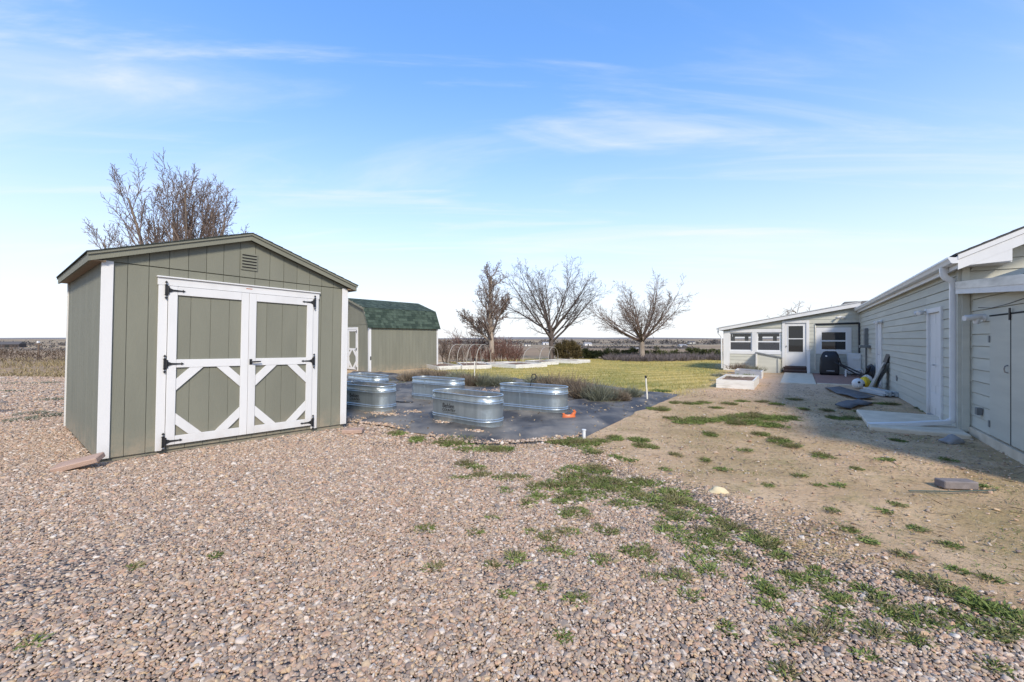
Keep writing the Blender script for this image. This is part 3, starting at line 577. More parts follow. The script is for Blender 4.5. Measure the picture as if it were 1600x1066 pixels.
# ------------------------------------------------------------------ far shed with the gambrel roof
def far_shed():
    Wd, L_, zb = 3.78, 4.16, -.10
    a = math.radians(40)
    # local x runs along the gable end to the right (towards the viewer's right-front corner), y runs back along the side
    sh = thing('barn_shed', 'sage green barn-style shed with green shingled gambrel roof behind the near shed', 'shed', (-6.73, 20.1, -.09), (0, 0, 0))
    ex, ey = Vector((.766, -.643, 0)), Vector((.643, .766, 0))
    sh.rotation_euler = (0, 0, math.atan2(ex.y, ex.x))
    # origin at the front right corner; the gable end spans x -Wd..0
    He, Hk, Hr, k = 2.25, 3.01, 3.55, .35
    prof = [(-Wd, -.25), (0, -.25), (0, He), (-k, Hk), (-Wd / 2, Hr), (-Wd + k, Hk), (-Wd, He)]
    MB().prism(prof, .02, L_ - .02).build('wall_core', SAGE, sh)
    fw = thing_part('gable_wall', sh)
    top = lambda x: (He + (Hk - He) / k * (-x) if -x < k else (Hk + (Hr - Hk) / (Wd / 2 - k) * (-x - k) if -x <= Wd / 2 else top(-Wd - x)))
    n = 12; e = np.linspace(-Wd + .09, -.09, n + 1)
    for p, q in zip(e[:-1], e[1:]):
        MB().prism([(p + .003, 0), (q - .003, 0), (q - .003, 2.22), (p + .003, 2.22)], .0, .022).build('siding_panel', SAGE, fw)
        pts = [(p + .003, 2.235), (q - .003, 2.235), (q - .003, max(top(q) - .02, 2.3))]
        if p < -k < q: pts.append((-k, Hk - .02))
        if p < -Wd / 2 < q: pts.append((-Wd / 2, Hr - .02))
        pts.append((p + .003, max(top(p) - .02, 2.3)))
        MB().prism(pts, -.004, .022).build('gable_panel', SAGE, fw)
    sw = thing_part('side_wall', sh)
    n = 20; e = np.linspace(.09, L_ - .09, n + 1)
    for p, q in zip(e[:-1], e[1:]): MB().box(-.02, .006, p + .003, q - .003, -.02, He - .02).build('siding_panel', SAGE, sw)
    for x0, x1, y0, y1 in ((-.09, .018, -.018, -.001), (.0065, .02, 0, .09), (.0065, .02, L_ - .09, L_ + .01), (-Wd - .01, -Wd + .09, -.018, -.001)):
        MB().box(x0, x1, y0, y1, -.05, He - .06).build('corner_trim', WHITE, sh)
    # roof with shingle courses on the two faces of each slope
    GS = bpy.data.materials.new('green_shingle'); GS.use_nodes = True; nt = GS.node_tree; N = nt.nodes; L = nt.links; bs = N['Principled BSDF']; bs.inputs['Roughness'].default_value = .95
    oi = N.new('ShaderNodeAttribute'); oi.attribute_name = 'tone'; cr = N.new('ShaderNodeValToRGB'); L.new(oi.outputs['Fac'], cr.inputs['Fac'])
    cr.color_ramp.elements[0].color = (.026, .046, .032, 1); cr.color_ramp.elements[1].color = (.082, .118, .085, 1)
    tcx = N.new('ShaderNodeTexCoord'); nz = N.new('ShaderNodeTexNoise'); nz.inputs['Scale'].default_value = 60; L.new(tcx.outputs['Object'], nz.inputs['Vector'])
    mx = N.new('ShaderNodeMix'); mx.data_type = 'RGBA'; mx.blend_type = 'MULTIPLY'; mx.inputs['Factor'].default_value = .5; L.new(cr.outputs[0], mx.inputs['A']); L.new(nz.outputs['Color'], mx.inputs['B']); L.new(mx.outputs['Result'], bs.inputs['Base Color'])
    rf = thing_part('roof', sh)
    o_ = .06
    lines = [((o_ + .02, He - .16), (-k + .02, Hk + .035)), ((-k + .02, Hk + .035), (-Wd / 2, Hr + .04)), ((-Wd - o_ - .02, He - .16), (-Wd + k - .02, Hk + .035)), ((-Wd + k - .02, Hk + .035), (-Wd / 2, Hr + .04))]
    for (x0, z0), (x1, z1) in lines:
        ln = math.hypot(x1 - x0, z1 - z0); ux, uz = (x1 - x0) / ln, (z1 - z0) / ln; nx, nz_ = (-uz, ux) if x0 > x1 else (uz, -ux)
        if nz_ < 0: nx, nz_ = -nx, -nz_
        q = lambda s, h: (x0 + ux * s + nx * h, z0 + uz * s + nz_ * h)
        MB().prism([q(0, 0), q(ln, 0), q(ln, -.03), q(0, -.03)], -.10, L_ + .10).build('roof_deck', SAGE, rf)
        mb = MB(); tone = []; c = 0; s = -.02
        while s < ln - .03:
            e_ = min(s + .15, ln); y = -.13 + (.08 if c % 2 else 0) - rng.random() * .1
            while y < L_ + .13:
                w = rng.uniform(.10, .24); ya, yb = max(y, -.13), min(y + w, L_ + .13)
                if yb - ya > .02:
                    t = rng.random() * .006
                    mb.prism([q(s, .004), q(e_ + .02 if e_ < ln else ln, .003), q(e_ + .02 if e_ < ln else ln, .006), q(s, .012 + t)], ya + .002, yb - .002)
                    tone += [rng.random() ** 1.3] * 8
                y += w
            s += .14; c += 1
        ob = mb.build('roof_shingles', GS, rf); ob['kind'] = 'stuff'
        at = ob.data.attributes.new('tone', 'FLOAT', 'POINT'); at.data.foreach_set('value', tone)
    # fascia following the gambrel line on the front
    for (x0, z0), (x1, z1) in lines:
        MB().prism([(x0, z0 - .005), (x1, z1 - .005), (x1, z1 - .10), (x0 * .985 if x0 else -.02, z0 - .06 if z0 < He else z0 - .10)], -.125, -.1015).build('rake_fascia', SAGE, rf)
    MB().box(-Wd / 2 - .09, -Wd / 2 + .09, -.02, -.0045, 3.02, 3.2).build('vent', mat('vent_brown', (.12, .11, .085, 1)), sh)
    # double doors on the gable end
    c = -Wd / 2 + .02; dw = .80
    MB().box(c - dw - .09, c + dw + .09, -.03, -.0045, 2.02, 2.12).build('door_head', WHITE, sh)
    for s in (-1, 1):
        MB().box(*sorted((c + s * (dw + .002), c + s * (dw + .09))), -.03, -.001, 0, 2.02).build('door_trim', WHITE, sh)
        a_, b_ = (c - dw, c - .003) if s < 0 else (c + .003, c + dw)
        d = MB().box(a_, b_, -.012, -.0045, .05, 2.01).build('door', SAGE, sh)
        st = .085; Y0, Y1 = -.034, -.0125
        for q in (a_, b_ - st): MB().box(q, q + st, Y0, Y1, .05, 2.01).build('stile', WHITE, d)
        for z in (.05, 1.0, 1.92): MB().box(a_ + st, b_ - st, Y0, Y1, z, z + .09).build('rail', WHITE, d)
        x0, x1, z0, z1 = a_ + st, b_ - st, .14, 1.0
        for sx in (0, 1):
            for sz in (0, 1):
                X = lambda t: x0 + t if sx == 0 else x1 - t
                Z = lambda t: z0 + t if sz == 0 else z1 - t
                MB().prism([(X(0), Z(.16)), (X(0), Z(.33)), (X(.29), Z(0)), (X(.15), Z(0))], Y0, Y1 - .001).build('brace', WHITE, d)
        hx = a_ if s < 0 else b_
        for z in (.12, 1.05, 1.9): MB().box(*sorted((hx, hx - s * .14)), -.042, -.035, z - .012, z + .012).box(hx - .02, hx + .02, -.042, -.035, z - .07, z + .07).build('hinge', BLACK, d)
    MB().box(.021, .032, .03, .08, .55, .72).build('wall_hook', BLACK, sh)
far_shed()

# ------------------------------------------------------------------ stock tanks
def stad(L_, r, z, n=22):
    pts = []
    for s, a0 in ((1, -math.pi / 2), (-1, math.pi / 2)):
        for i in range(n):
            a = a0 + math.pi * i / (n - 1); pts.append((s * (L_ / 2 - .284) + r * math.cos(a), r * math.sin(a), z))
    return pts
def text_mesh(body, size, extr):
    cu = bpy.data.curves.new('lettering', 'FONT'); cu.body = body; cu.size = size; cu.extrude = extr; cu.align_x = 'LEFT'
    cu.offset = size * .014
    ob = bpy.data.objects.new('lettering', cu); COL.objects.link(ob); dg = bpy.context.evaluated_depsgraph_get(); dg.update()
    me = bpy.data.meshes.new_from_object(ob.evaluated_get(dg)); bpy.data.objects.remove(ob); bpy.data.curves.remove(cu); return me
def tank(x, y, deg, label, seam, letter=False, hose=False, fill=.40, sticker=True):
    Lt, R, Hh = 1.566, .284, .542
    t = thing('stock_tank', label, 'stock tank', (x, y, float(gz(x, y)) + .03), (0, 0, math.radians(deg)), 'galvanised stock tanks used as planters')
    prof = [(0, -.012), (.008, -.004), (.03, -.004), (.075, 0), (.088, .010), (.100, .012), (.112, .004), (.124, .010), (.136, .012), (.148, 0), (.20, 0), (.30, 0), (.385, 0), (.397, .010), (.409, .012), (.420, .003), (.431, .010), (.443, .010), (.455, 0), (.50, 0), (.518, 0)]
    rings = [stad(Lt, R + o, z) for z, o in prof]
    for i in range(9):
        a = math.radians(-60 + 260 * i / 8); rings.append(stad(Lt, R + .006 - .014 * math.cos(a) * -1 - .008, Hh - .012 + .012 * math.sin(a)))
    rings += [stad(Lt, R - .012, .45), stad(Lt, R - .012, fill - .05)]
    MB().loft(rings, True, False).build('shell', GALV, t, True)
    sl = MB(); n = 44
    ring = stad(Lt, R - .013, fill); c = [(p[0] * .97, p[1] * .6, fill + rng.uniform(.0, .03)) for p in ring]; c2 = [(p[0] * .85, p[1] * .15, fill + rng.uniform(.01, .045)) for p in ring]
    sl.loft([ring, c, c2], False, True).build('soil', SOIL, t, 'all')
    if seam is not None: MB().box(seam - .012, seam + .012, -R - .0035, -R + .004, .02, .525).build('side_seam', GALV, t)
    if sticker:
        mm = PLASTIC_W; a = math.radians(-55); cx, cy = Lt / 2 - R + (R + .004) * math.cos(a), (R + .004) * math.sin(a)
        o = MB().prism([(math.cos(q) * .038, math.sin(q) * .016) for q in np.linspace(0, 6.283, 17)[:-1]], -.001, .001).build('rim_sticker', mm, t); o.location = (cx, cy, .485); o.rotation_euler = (0, 0, a + math.pi / 2)
    if letter:
        for body, size, z, sx in (('Behlen', .115, .268, 1.0), ('COUNTRY', .066, .205, 1.08)):
            me = text_mesh(body, size, .001); me.materials.append(BLACKP); o = link('lettering', me, t, (-.34 if letter is True else letter, -R - .002, z)); o.rotation_euler = (math.pi / 2, 0, 0); o.scale = (sx, 1, 1)
        MB().box(-.34 if letter is True else letter, (-.34 if letter is True else letter) + .37, -R - .003, -R - .001, .180, .186).build('lettering_rule', BLACKP, t)
    return t
tank(-.829, 7.804, -38.9, 'nearest galvanised steel stock tank with black lettering, standing on black fabric', None, True)
tB = tank(.442, 9.035, -32.8, 'galvanised stock tank beside the orange plastic piece, with a hose standing in it', -.16, sticker=False)
tank(-1.857, 10.67, -34, 'galvanised stock tank behind the nearest lettered tank, showing its side seam', -.18, sticker=False)
tank(-3.184, 9.333, -32.6, 'lettered galvanised stock tank half hidden by the corner of the near shed', None, -.2)
tank(-3.946, 11.672, -42.9, 'farthest galvanised stock tank, in front of the barn shed doors', -.2, sticker=False)
# litter of dead stalks in the tanks
def dry_stalks(name, spots, n, h, m, label, cat):
    mb = MB()
    for (x, y, z, r) in spots:
        for _ in range(n):
            a = rng.uniform(0, 6.283); q = r * math.sqrt(rng.random()); p = Vector((x + math.cos(a) * q, y + math.sin(a) * q, z)); b = rng.uniform(0, 6.283); l = h * rng.uniform(.5, 1.2)
            d = Vector((math.cos(b), math.sin(b), rng.uniform(.0, .5))).normalized(); mb.tube([p, p + d * l * .5 + Vector((0, 0, .01)), p + d * l], [.004, .003, .002], 3)
    o = mb.build(name, m); return o
o = dry_stalks('dead_stalks', [(-.829 + .4 * c, 7.804 - .33 * c, .36, .2) for c in (-1, 0, 1)] + [(.442 + .45 * c, 9.035 - .28 * c, .36, .2) for c in (-1, 0, 1)] + [(-3.184 + .3 * c, 9.333 - .2 * c, .36, .2) for c in (-1, 0, 1)], 26, .22, mat('straw', (.42, .30, .16, 1), (.26, .18, .10, 1)), '', ''); struct(o, 'stuff')
# hose standing in the right-hand tank
p0 = Vector((.37, 9.12, .36)); pts = [p0 + Vector((-.55, .28, .03)), p0 + Vector((-.3, .18, .09)), p0 + Vector((-.1, .05, .07)), p0 + Vector((.02, 0, .08)), p0 + Vector((.05, -.01, .22))]
for k in range(9): a = -math.pi / 2 + 2 * math.pi * k / 9; pts.append(p0 + Vector((.10 + .05 * math.cos(a) - .0, -.01 + .02 * k / 9, .29 + .055 * math.sin(a))))
tag(MB().tube(pts, .011, 7).build('garden_hose', BLACKP, None, True), 'black hose looped upright in the tank beside the orange piece', 'hose')

# ------------------------------------------------------------------ small things on and round the fabric
def pvc_post(px, ytop, ybot, label, lean=(0, 0), capped=True, r=.022):
    b = gp(px, ybot); h = (ybot - ytop) / FPX * b.y
    t = thing('pvc_post', label, 'post', b)
    top = Vector((lean[0], lean[1], h))
    MB().tube([(0, 0, -.1), top * .9], r, 10).build('pipe', PVC if capped else PLASTIC_W, t, True)
    if capped: MB().tube([top * .9, top * .91, top * .99, top], [r * .9, r * 1.25, r * 1.25, r * .8], 10).build('cap', BLACKP, t, True)
    else: MB().tube([top * .9, top * .905, top], [r, r * 1.3, r * 1.3], 10).build('cap', PLASTIC_W, t, True)
pvc_post(741.5, 560, 604, 'cream PVC post with black cap standing behind the lettered tank', (0, 0), r=.019)
pvc_post(1012, 587, 628, 'cream PVC post with black cap at the lawn edge of the fabric', (-.05, 0), r=.02)
pvc_post(912.5, 671, 687, 'short white pipe stub at the near edge of the fabric', (0, 0), False, r=.026)
def orange_piece():
    b = gp(889, 656); t = thing('plastic_piece', 'bright orange plastic piece lying at the end of a tank', 'plastic piece', b + Vector((0, 0, .02)), (0, 0, math.radians(8))); t.scale = (.86, .86, .8)
    rings = [[(x * s, y * s * .8, z) for x, y in [(math.cos(a) * .15, math.sin(a) * .08) for a in np.linspace(0, 6.283, 15)[:-1]]] for z, s in ((0, 1.0), (.03, 1.02), (.075, .95), (.10, .82))]
    for r in rings[2:]:
        for i, p in enumerate(r): r[i] = (p[0], p[1], p[2] * (.75 + .55 * abs(p[0]) / .15))
    rings += [[(p[0] * .8, p[1] * .7, .05) for p in rings[3]]]
    MB().loft(rings).build('tray', ORANGE, t, True)
    MB().tube([(.06, 0, .06), (.11, 0, .12), (.135, .0, .16), (.12, .0, .19), (.09, 0, .185)], [.035, .04, .035, .03, .012], 8).build('spout', ORANGE, t, True)
    MB().tube([(-.12, 0, .08), (-.135, 0, .125), (-.10, 0, .13)], [.02, .025, .012], 8).build('grip', ORANGE, t, True)
orange_piece()
def lying(name, pxs, r, m, label, cat, up=.035):
    pts = [gp(*p) + Vector((0, 0, up)) for p in pxs]; f = []
    for i in range(len(pts) - 1):
        for k in range(4): f.append(pts[i].lerp(pts[i + 1], k / 4) + Vector((0, rng.uniform(-.015, .015), 0)))
    f.append(pts[-1]); return tag(MB().tube(f, r, 6).build(name, m, None, True), label, cat)
lying('drip_line', [(980, 627), (1000, 632), (1012, 634)], .012, BLACKP, 'black drip line end beside the PVC post at the lawn', 'drip line')
lying('drip_line', [(886, 628), (930, 630), (965, 632), (985, 636)], .014, BLACKP, 'long black drip line in front of the dry shrubs', 'drip line')
lying('drip_line', [(600, 621), (640, 624), (668, 628)], .014, BLACKP, 'black drip line running between the back tanks', 'drip line')
lying('fallen_stick', [(778, 652), (800, 648), (815, 644)], .018, mat('stick_brown', (.22, .10, .06, 1)), 'short reddish brown stick lying between two tanks', 'stick')
lying('torn_fabric', [(612, 630), (632, 632), (645, 632)], .035, BLACKP, 'crumpled black scrap on the fabric between tanks', 'fabric scrap')

def paver(name, px, py, sz, rot, m, label, tilt=(0, 0), up=0):
    b = gp(px, py); o = MB().bbox(-sz[0] / 2, sz[0] / 2, -sz[1] / 2, sz[1] / 2, 0, sz[2], .008).build(name, m, None, False, b + Vector((0, 0, up))); o.rotation_euler = (tilt[0], tilt[1], math.radians(rot)); return tag(o, label, 'paver')
o = paver('concrete_paver', 124, 734, (.42, .17, .06), 16, PAVER, 'reddish concrete paver propped against the near corner of the shed', (math.radians(12), math.radians(-13)), .05)
paver('stepping_stone', 552, 678, (.31, .2, .06), 8, PAVER, 'flat pink stepping stone in the gravel beside the shed', (0, 0), .02)
paver('brown_paver', 1494, 762, (.32, .13, .08), -6, PAVER2, 'brown block lying on bare dirt in front of the closet doors')
pts = [gp(1420, 767, .02), gp(1490, 768, .025), gp(1556, 766, .02)]
tag(MB().tube(pts, .007, 6).build('metal_rod', mat('green_rod', (.06, .085, .07, 1)), None, True), 'thin dark rod lying in front of the brown block', 'rod')
def rock(name, px, py, sz, m, label, seed, rot=0):
    bm = bmesh.new(); bmesh.ops.create_icosphere(bm, subdivisions=3, radius=1); r = np.random.default_rng(seed); g = r.random(24) * 6
    for v in bm.verts:
        p = v.co; d = 1 + .16 * math.sin(p.x * 2.3 + g[0]) * math.sin(p.y * 2.9 + g[1]) + .10 * math.sin(p.z * 5 + g[2] + p.x * 4) + .06 * math.sin(p.y * 9 + g[3])
        v.co = Vector((p.x * d * sz[0] / 2, p.y * d * sz[1] / 2, max(-.2, p.z * d) * sz[2]))
    me = bpy.data.meshes.new(name); bm.to_mesh(me); bm.free(); me.materials.append(m); me.polygons.foreach_set('use_smooth', [True] * len(me.polygons))
    o = link(name, me, None, gp(px, py)); o.rotation_euler = (0, 0, math.radians(rot)); return tag(o, label, 'rock')
rock('pale_rock', 1122, 770, (.19, .10, .06), STONE_Y, 'pale yellow rock at the gravel edge on the dirt', 3, -10)
rock('grey_rock', 1487, 692, (.33, .2, .10), STONE_G, 'flat grey rock by the corner of the house', 5, 5)
for i, (px, py, s) in enumerate([(905, 664, .07), (925, 668, .05), (838, 664, .05)]):
    pass

# ------------------------------------------------------------------ house
HA = math.radians(-33.9); HC = Vector((7.36, 6.98, 0)); PY = 13.6          # origin at the near corner; x to the right, y away along the long wall
HR = Matrix.Rotation(HA, 3, 'Z'); HRI = HR.transposed()
_co = HRI @ (Vector((0, 0, EYE)) - HC)
def hp(px, py, plane, val):
    d = HRI @ Vector(((px - 800) / FPX, 1, (HZ - py) / FPX)); k = {'x': 0, 'y': 1}[plane]; t = (val - _co[k]) / d[k]; return _co + d * t
def hw(p): return HR @ Vector(p) + HC                                     # house frame to world
house = thing('house', 'grey-green lap-sided house with white doors, gutter and enclosed porch', 'house', HC, (0, 0, HA))
def cut(a, b, holes):
    segs = [(a, b)]
    for h0, h1 in holes:
        nx = []
        for s0, s1 in segs:
            if h1 <= s0 or h0 >= s1: nx.append((s0, s1)); continue
            if h0 > s0: nx.append((s0, h0))
            if h1 < s1: nx.append((h1, s1))
        segs = nx
    return [s for s in segs if s[1] - s[0] > .015]
def clad(parent, z0, z1, exp, left, right, holes, joints=0, seed=0):
    """courses of lap siding on a wall that faces -y; left(z), right(z) are the ends, holes are (x0, x1, z0, z1)"""
    r = random.Random(seed); z = z0; cache = {}
    while z < z1 - .02:
        zt = min(z + exp + .012, z1); zm = (z + zt) / 2
        lb, lt, rb, rt = left(z), left(zt), right(z), right(zt)
        hs = [(h[0], h[1]) for h in holes if h[2] < zm < h[3]]
        a, b = max(lb, lt), min(rb, rt)
        js = sorted(r.uniform(a + .4, b - .4) for _ in range(joints)) if b - a > 2 else []
        if b - a < .05:
            z += exp; continue
        for s0, s1 in cut(a, b, hs + [(j - .002, j + .002) for j in js]):
            e0 = (lb, lt) if abs(s0 - a) < 1e-6 and lb != lt else (s0, s0); e1 = (rb, rt) if abs(s1 - b) < 1e-6 and rb != rt else (s1, s1)
            lap_board(e0[0], e1[0], e0[1], e1[1], z, zt).build('siding_board', SAGE2, parent)
        z += exp
def long_wall():
    MB().prism([(.02, -.35), (9, -.35), (9, 2.62), (4.4, 4.75), (.02, 2.62)], .02, 20).build('wall_core', VOID, house)
    w = MB().box(-13.6, -.0, .002, .02, -.12, 2.66).build('long_wall', SAGE2, house); w.rotation_euler = (0, 0, -math.pi / 2)
    D1, D2 = (.93, 1.97), (7.7, 8.8)
    holes = [(-D1[1], -D1[0], -.2, 2.05), (-D2[1], -D2[0], -.2, 2.06)]
    clad(w, -.08, 2.64, .172, lambda z: -13.5, lambda z: -.095, holes, 2, 3)
    MB().box(-.09, -.0, -.042, -.001, -.1, 2.62).build('corner_board', SAGE2, w)
    MB().box(-13.598, -13.505, -.044, -.001, -.1, 2.5).build('corner_board', WHITE, w)
    # foundation strip below the boards
    MB().box(-13.6, 0, -.004, .001, -.4, -.085).build('foundation', CONC, w)
    for i, (a, b) in enumerate((D1, D2)):
        zt = 2.05
        d = MB().bbox(-b + .095, -a - .095, -.022, .0015, -.03, zt - .095, .003).build('entry_door', WHITE, w)
        for q in ((-b, -b + .09), (-a - .09, -a)): MB().bbox(*q, -.062, .0015, -.08, zt, .004).build('door_casing', WHITE, d)
        MB().bbox(-b + .091, -a - .091, -.062, .0015, zt - .09, zt, .004).build('door_casing', WHITE, d)
        MB().box(-b + .0905, -a - .0905, -.07, .0015, -.09, -.031).build('threshold', mat('worn_sill', (.45, .44, .42, 1), (.2, .19, .18, 1)), d)
        xm = (-b - a) / 2
        MB().box(xm - .003, xm + .003, -.0235, -.0219, 0, zt - .12).build('door_seam', METER, d)
        MB().tube([(xm - .05, -.03, .95), (xm - .05, -.065, .95), (xm + .05, -.07, .95)], .011, 8).build('door_handle', ALU, d, True)
        for zz in ((.12, .4), (.55, .9), (1.1, 1.75)): MB().bbox(-b + .19, -a - .19, -.0265, -.0215, *zz, .004).build('door_panel', WHITE, d)
    # small things fixed to the wall
    q = hp(1404, 591, 'x', 0); MB().bbox(-q.y - .045, -q.y + .045, -.05, -.02, q.z - .07, q.z + .07, .004).build('wall_vent', METER, w)
    q = hp(1357.5, 528, 'x', 0); MB().bbox(-q.y - .16, -q.y + .16, -.14, -.018, q.z - .36, q.z + .36, .01).build('meter_box', METER, w)
    q2 = hp(1361, 541, 'x', 0); MB().bbox(-q2.y - .2, -q2.y + .25, -.34, -.02, q2.z - .06, q2.z + .03, .01).build('wall_shelf', METER, w)
    MB().tube([(-q.y, -.08, q.z - .36), (-q.y, -.08, -.1)], .03, 8).build('conduit', METER, w, True)
    # roof
    rm = mat('charcoal_shingle', (.06, .06, .063, 1), (.11, .11, .11, 1), rough=.95, scale=14, bump=.5)
    SLP = .457; zt = lambda x: 2.80 + SLP * (x + .14)
    OVG = .41
    rf = MB().prism([(-.15, zt(-.15)), (4.4, zt(4.4)), (8.95, zt(-.15)), (8.95, zt(-.15) - .02), (4.4, zt(4.4) - .03), (-.15, zt(-.15) - .02)], -OVG - .02, 20.2).build('roof', rm, house)
    n = 30
    for k in range(n):
        a = -.165 + 4.55 * k / n; b = a + 4.55 / n * 1.1
        MB().prism([(a, zt(a) + .002), (b, zt(b) + .001), (b, zt(b) + .004), (a, zt(a) + .011)], -OVG - .03, 20.2).build('shingle_course', rm, rf)
    # gutter of K profile, eave fascia and soffit
    MB().prism([(-.13, 2.735), (-.245, 2.755), (-.25, 2.725), (-.232, 2.70), (-.215, 2.655), (-.19, 2.645), (-.13, 2.645), (-.13, 2.652), (-.187, 2.652), (-.207, 2.662), (-.224, 2.705), (-.24, 2.728), (-.238, 2.745), (-.13, 2.728)], -OVG, PY - .1).build('gutter', PLASTIC_W, house)
    MB().prism([(-.128, 2.74), (-.24, 2.742), (-.244, 2.726), (-.228, 2.70), (-.21, 2.66), (-.19, 2.648), (-.128, 2.648)], -OVG - .006, -OVG - .0005).build('gutter_end_cap', PLASTIC_W, house)
    MB().box(-.129, -.105, -OVG + .002, PY - .1, 2.57, 2.765).build('eave_fascia', WHITE, house)
    MB().box(-.1045, .02, .001, PY - .1, 2.60, 2.612).build('soffit', WHITE, house)
    # gable end: wall, rake boards and the boxed eave return
    gw = MB().prism([(0, -.1), (8.9, -.1), (8.9, 2.72), (4.4, zt(4.4) - .1), (0, 2.68)], .002, .019).build('gable_wall', SAGE2, house)
    clad(gw, .06, 3.7, .178, lambda z: max(.09, (z - 2.66) / SLP), lambda z: 4.3, [], 1, 5)
    MB().box(.0, .086, -.042, .0015, -.05, 2.64).build('corner_board', SAGE2, gw)
    zr = lambda x: zt(x) - .025
    for x0, x1, w0, w1, yy in ((-.13, 4.4, .0, .075, (-OVG - .012, -OVG + .012)), (-.13, 4.4, .078, .235, (-OVG, -OVG + .02))):
        MB().prism([(x0, zr(x0) - w1), (x1, zr(x1) - w1), (x1, zr(x1) - w0), (x0, zr(x0) - w0)], *yy).build('rake_board', WHITE, house)
    MB().prism([(-.13, 2.60), (.448, 2.63), (.448, zr(.448) - .2), (-.13, zr(-.13) - .2)], -OVG + .003, -OVG + .018).build('eave_return', WHITE, house)
    MB().box(-.10, .45, -OVG + .0185, -.03, 2.612, 2.625).build('return_soffit', WHITE, house)
    MB().box(.43, .45, -OVG + .0185, -.03, 2.6255, zr(.448) - .1).build('return_side', WHITE, house)
    MB().prism([(.452, zr(.452) - .20), (4.4, zr(4.4) - .20), (4.4, zr(4.4) - .18), (.452, zr(.452) - .18)], -OVG + .021, -.025).build('rake_soffit', WHITE, house)
    # downspout with an elbow at the gutter and a long extension on the ground
    q = lambda y, x, z: (x, y, z)
    ds = MB()
    def rect_tube(pts, hw_, hh, up):
        rings = []
        for i, p in enumerate(pts):
            p = Vector(p); d = (Vector(pts[min(i + 1, len(pts) - 1)]) - Vector(pts[max(i - 1, 0)])).normalized(); u = d.cross(Vector(up)).normalized(); v = u.cross(d).normalized()
            rings.append([p + u * a * hw_ + v * b * hh for a, b in ((-1, -.8), (-.8, -1), (.8, -1), (1, -.8), (1, .8), (.8, 1), (-.8, 1), (-1, .8))])
        ds.loft(rings)
    rect_tube([(-.19, .12, 2.655), (-.19, .12, 2.58), (-.185, .12, 2.52), (-.15, .125, 2.47), (-.10, .135, 2.44), (-.07, .14, 2.40), (-.065, .14, 2.33), (-.065, .14, .25), (-.065, .14, .14), (-.08, .14, .085), (-.13, .14, .06)], .045, .036, (0, 1, 0))
    ds.build('downspout', PLASTIC_W, house, True)
    e0 = Vector((-.12, .14, .055)); w1 = HRI @ (gp(1357, 664, .05) - HC)
    ds = MB(); rect_tube([e0, e0.lerp(w1, .03), e0.lerp(w1, .5) + Vector((0, 0, -.01)), w1], .05, .036, (0, 0, 1)); ds.build('downspout_extension', PLASTIC_W, house, True)
long_wall()

def lean_to():
    Xw = .137
    w = MB().box(.0, 3.3, .002, .05, .04, 2.35).build('closet_wall', SAGE2, house); w.location = (Xw, 0, 0); w.rotation_euler = (0, 0, -math.pi / 2)
    # local x runs towards the camera (house -y), the wall faces -y (house -x)
    clad(w, .05, 2.3, .185, lambda z: .0, lambda z: 3.3, [(.83, 2.43, -.1, 1.80)], 0, 9)
    MB().box(-.0, 3.3, -.06, .05, -.4, .035).build('foundation', CONC, w)
    MB().box(.001, .06, -.034, .001, .045, 2.2).build('corner_board', SAGE2, w)
    for i, (a, b) in enumerate(((.875, 1.612), (1.632, 2.37))):
        d = MB().bbox(a, b, -.044, .001, .06, 1.775, .003).build('closet_door', SAGE2, w)
        hx = a if i == 0 else b
        for z in (.22, 1.45): MB().bbox(hx - .028, hx + .028, -.056, -.0445, z - .05, z + .05, .003).build('hinge', METER, d)
        if i == 0:
            MB().box(b + .001, b + .019, -.047, .001, .06, 1.80).build('door_gap', VOID, w)
            pts = [(b - .07, -.045, 1.0), (b - .07, -.075, 1.01), (b - .07, -.082, 1.05), (b - .07, -.075, 1.09), (b - .07, -.045, 1.10)]
            MB().tube(pts, .008, 8).build('door_handle', ALU, d, True)
            MB().bbox(b - .01, b + .03, -.062, -.048, 1.70, 1.86, .003).build('bolt', BLACK, d)
    MB().box(.87, 2.38, -.047, .001, 1.778, 1.797).build('door_gap', VOID, w)
    MB().bbox(.45, .55, -.095, -.03, .29, .40, .006).build('outlet_box', METER, w)
    MB().tube([(.35, -.03, 1.94), (.9, -.03, 1.90), (1.5, -.03, 1.92), (2.6, -.03, 2.0)], .006, 6).build('cable', BLACKP, w, True)
    # low roof whose rake runs along the wall and falls towards the camera
    zt = lambda s: 2.39 - .0745 * s
    for m_, a, b, x0, x1, nm in ((WHITE, -.197, -.118, -.070, -.048, 'rake_board'), (ALU, -.117, .0, -.076, -.060, 'metal_flashing')):
        MB().prism([(0, zt(0) + a), (3.5, zt(3.5) + a), (3.5, zt(3.5) + b), (0, zt(0) + b)], -.07 - .137 if 'rake' in nm else -.213, -.185, 'y').build(nm, m_, w)
    MB().prism([(0, zt(0) - .115), (3.5, zt(3.5) - .115), (3.5, zt(3.5) - .01), (0, zt(0) - .01)], -.184, 2.4).build('closet_roof', mat('roll_roofing', (.10, .10, .10, 1)), w)
    MB().box(.06, 3.3, .06, 2.4, -.3, 2.1).build('closet_core', VOID, w)
lean_to()

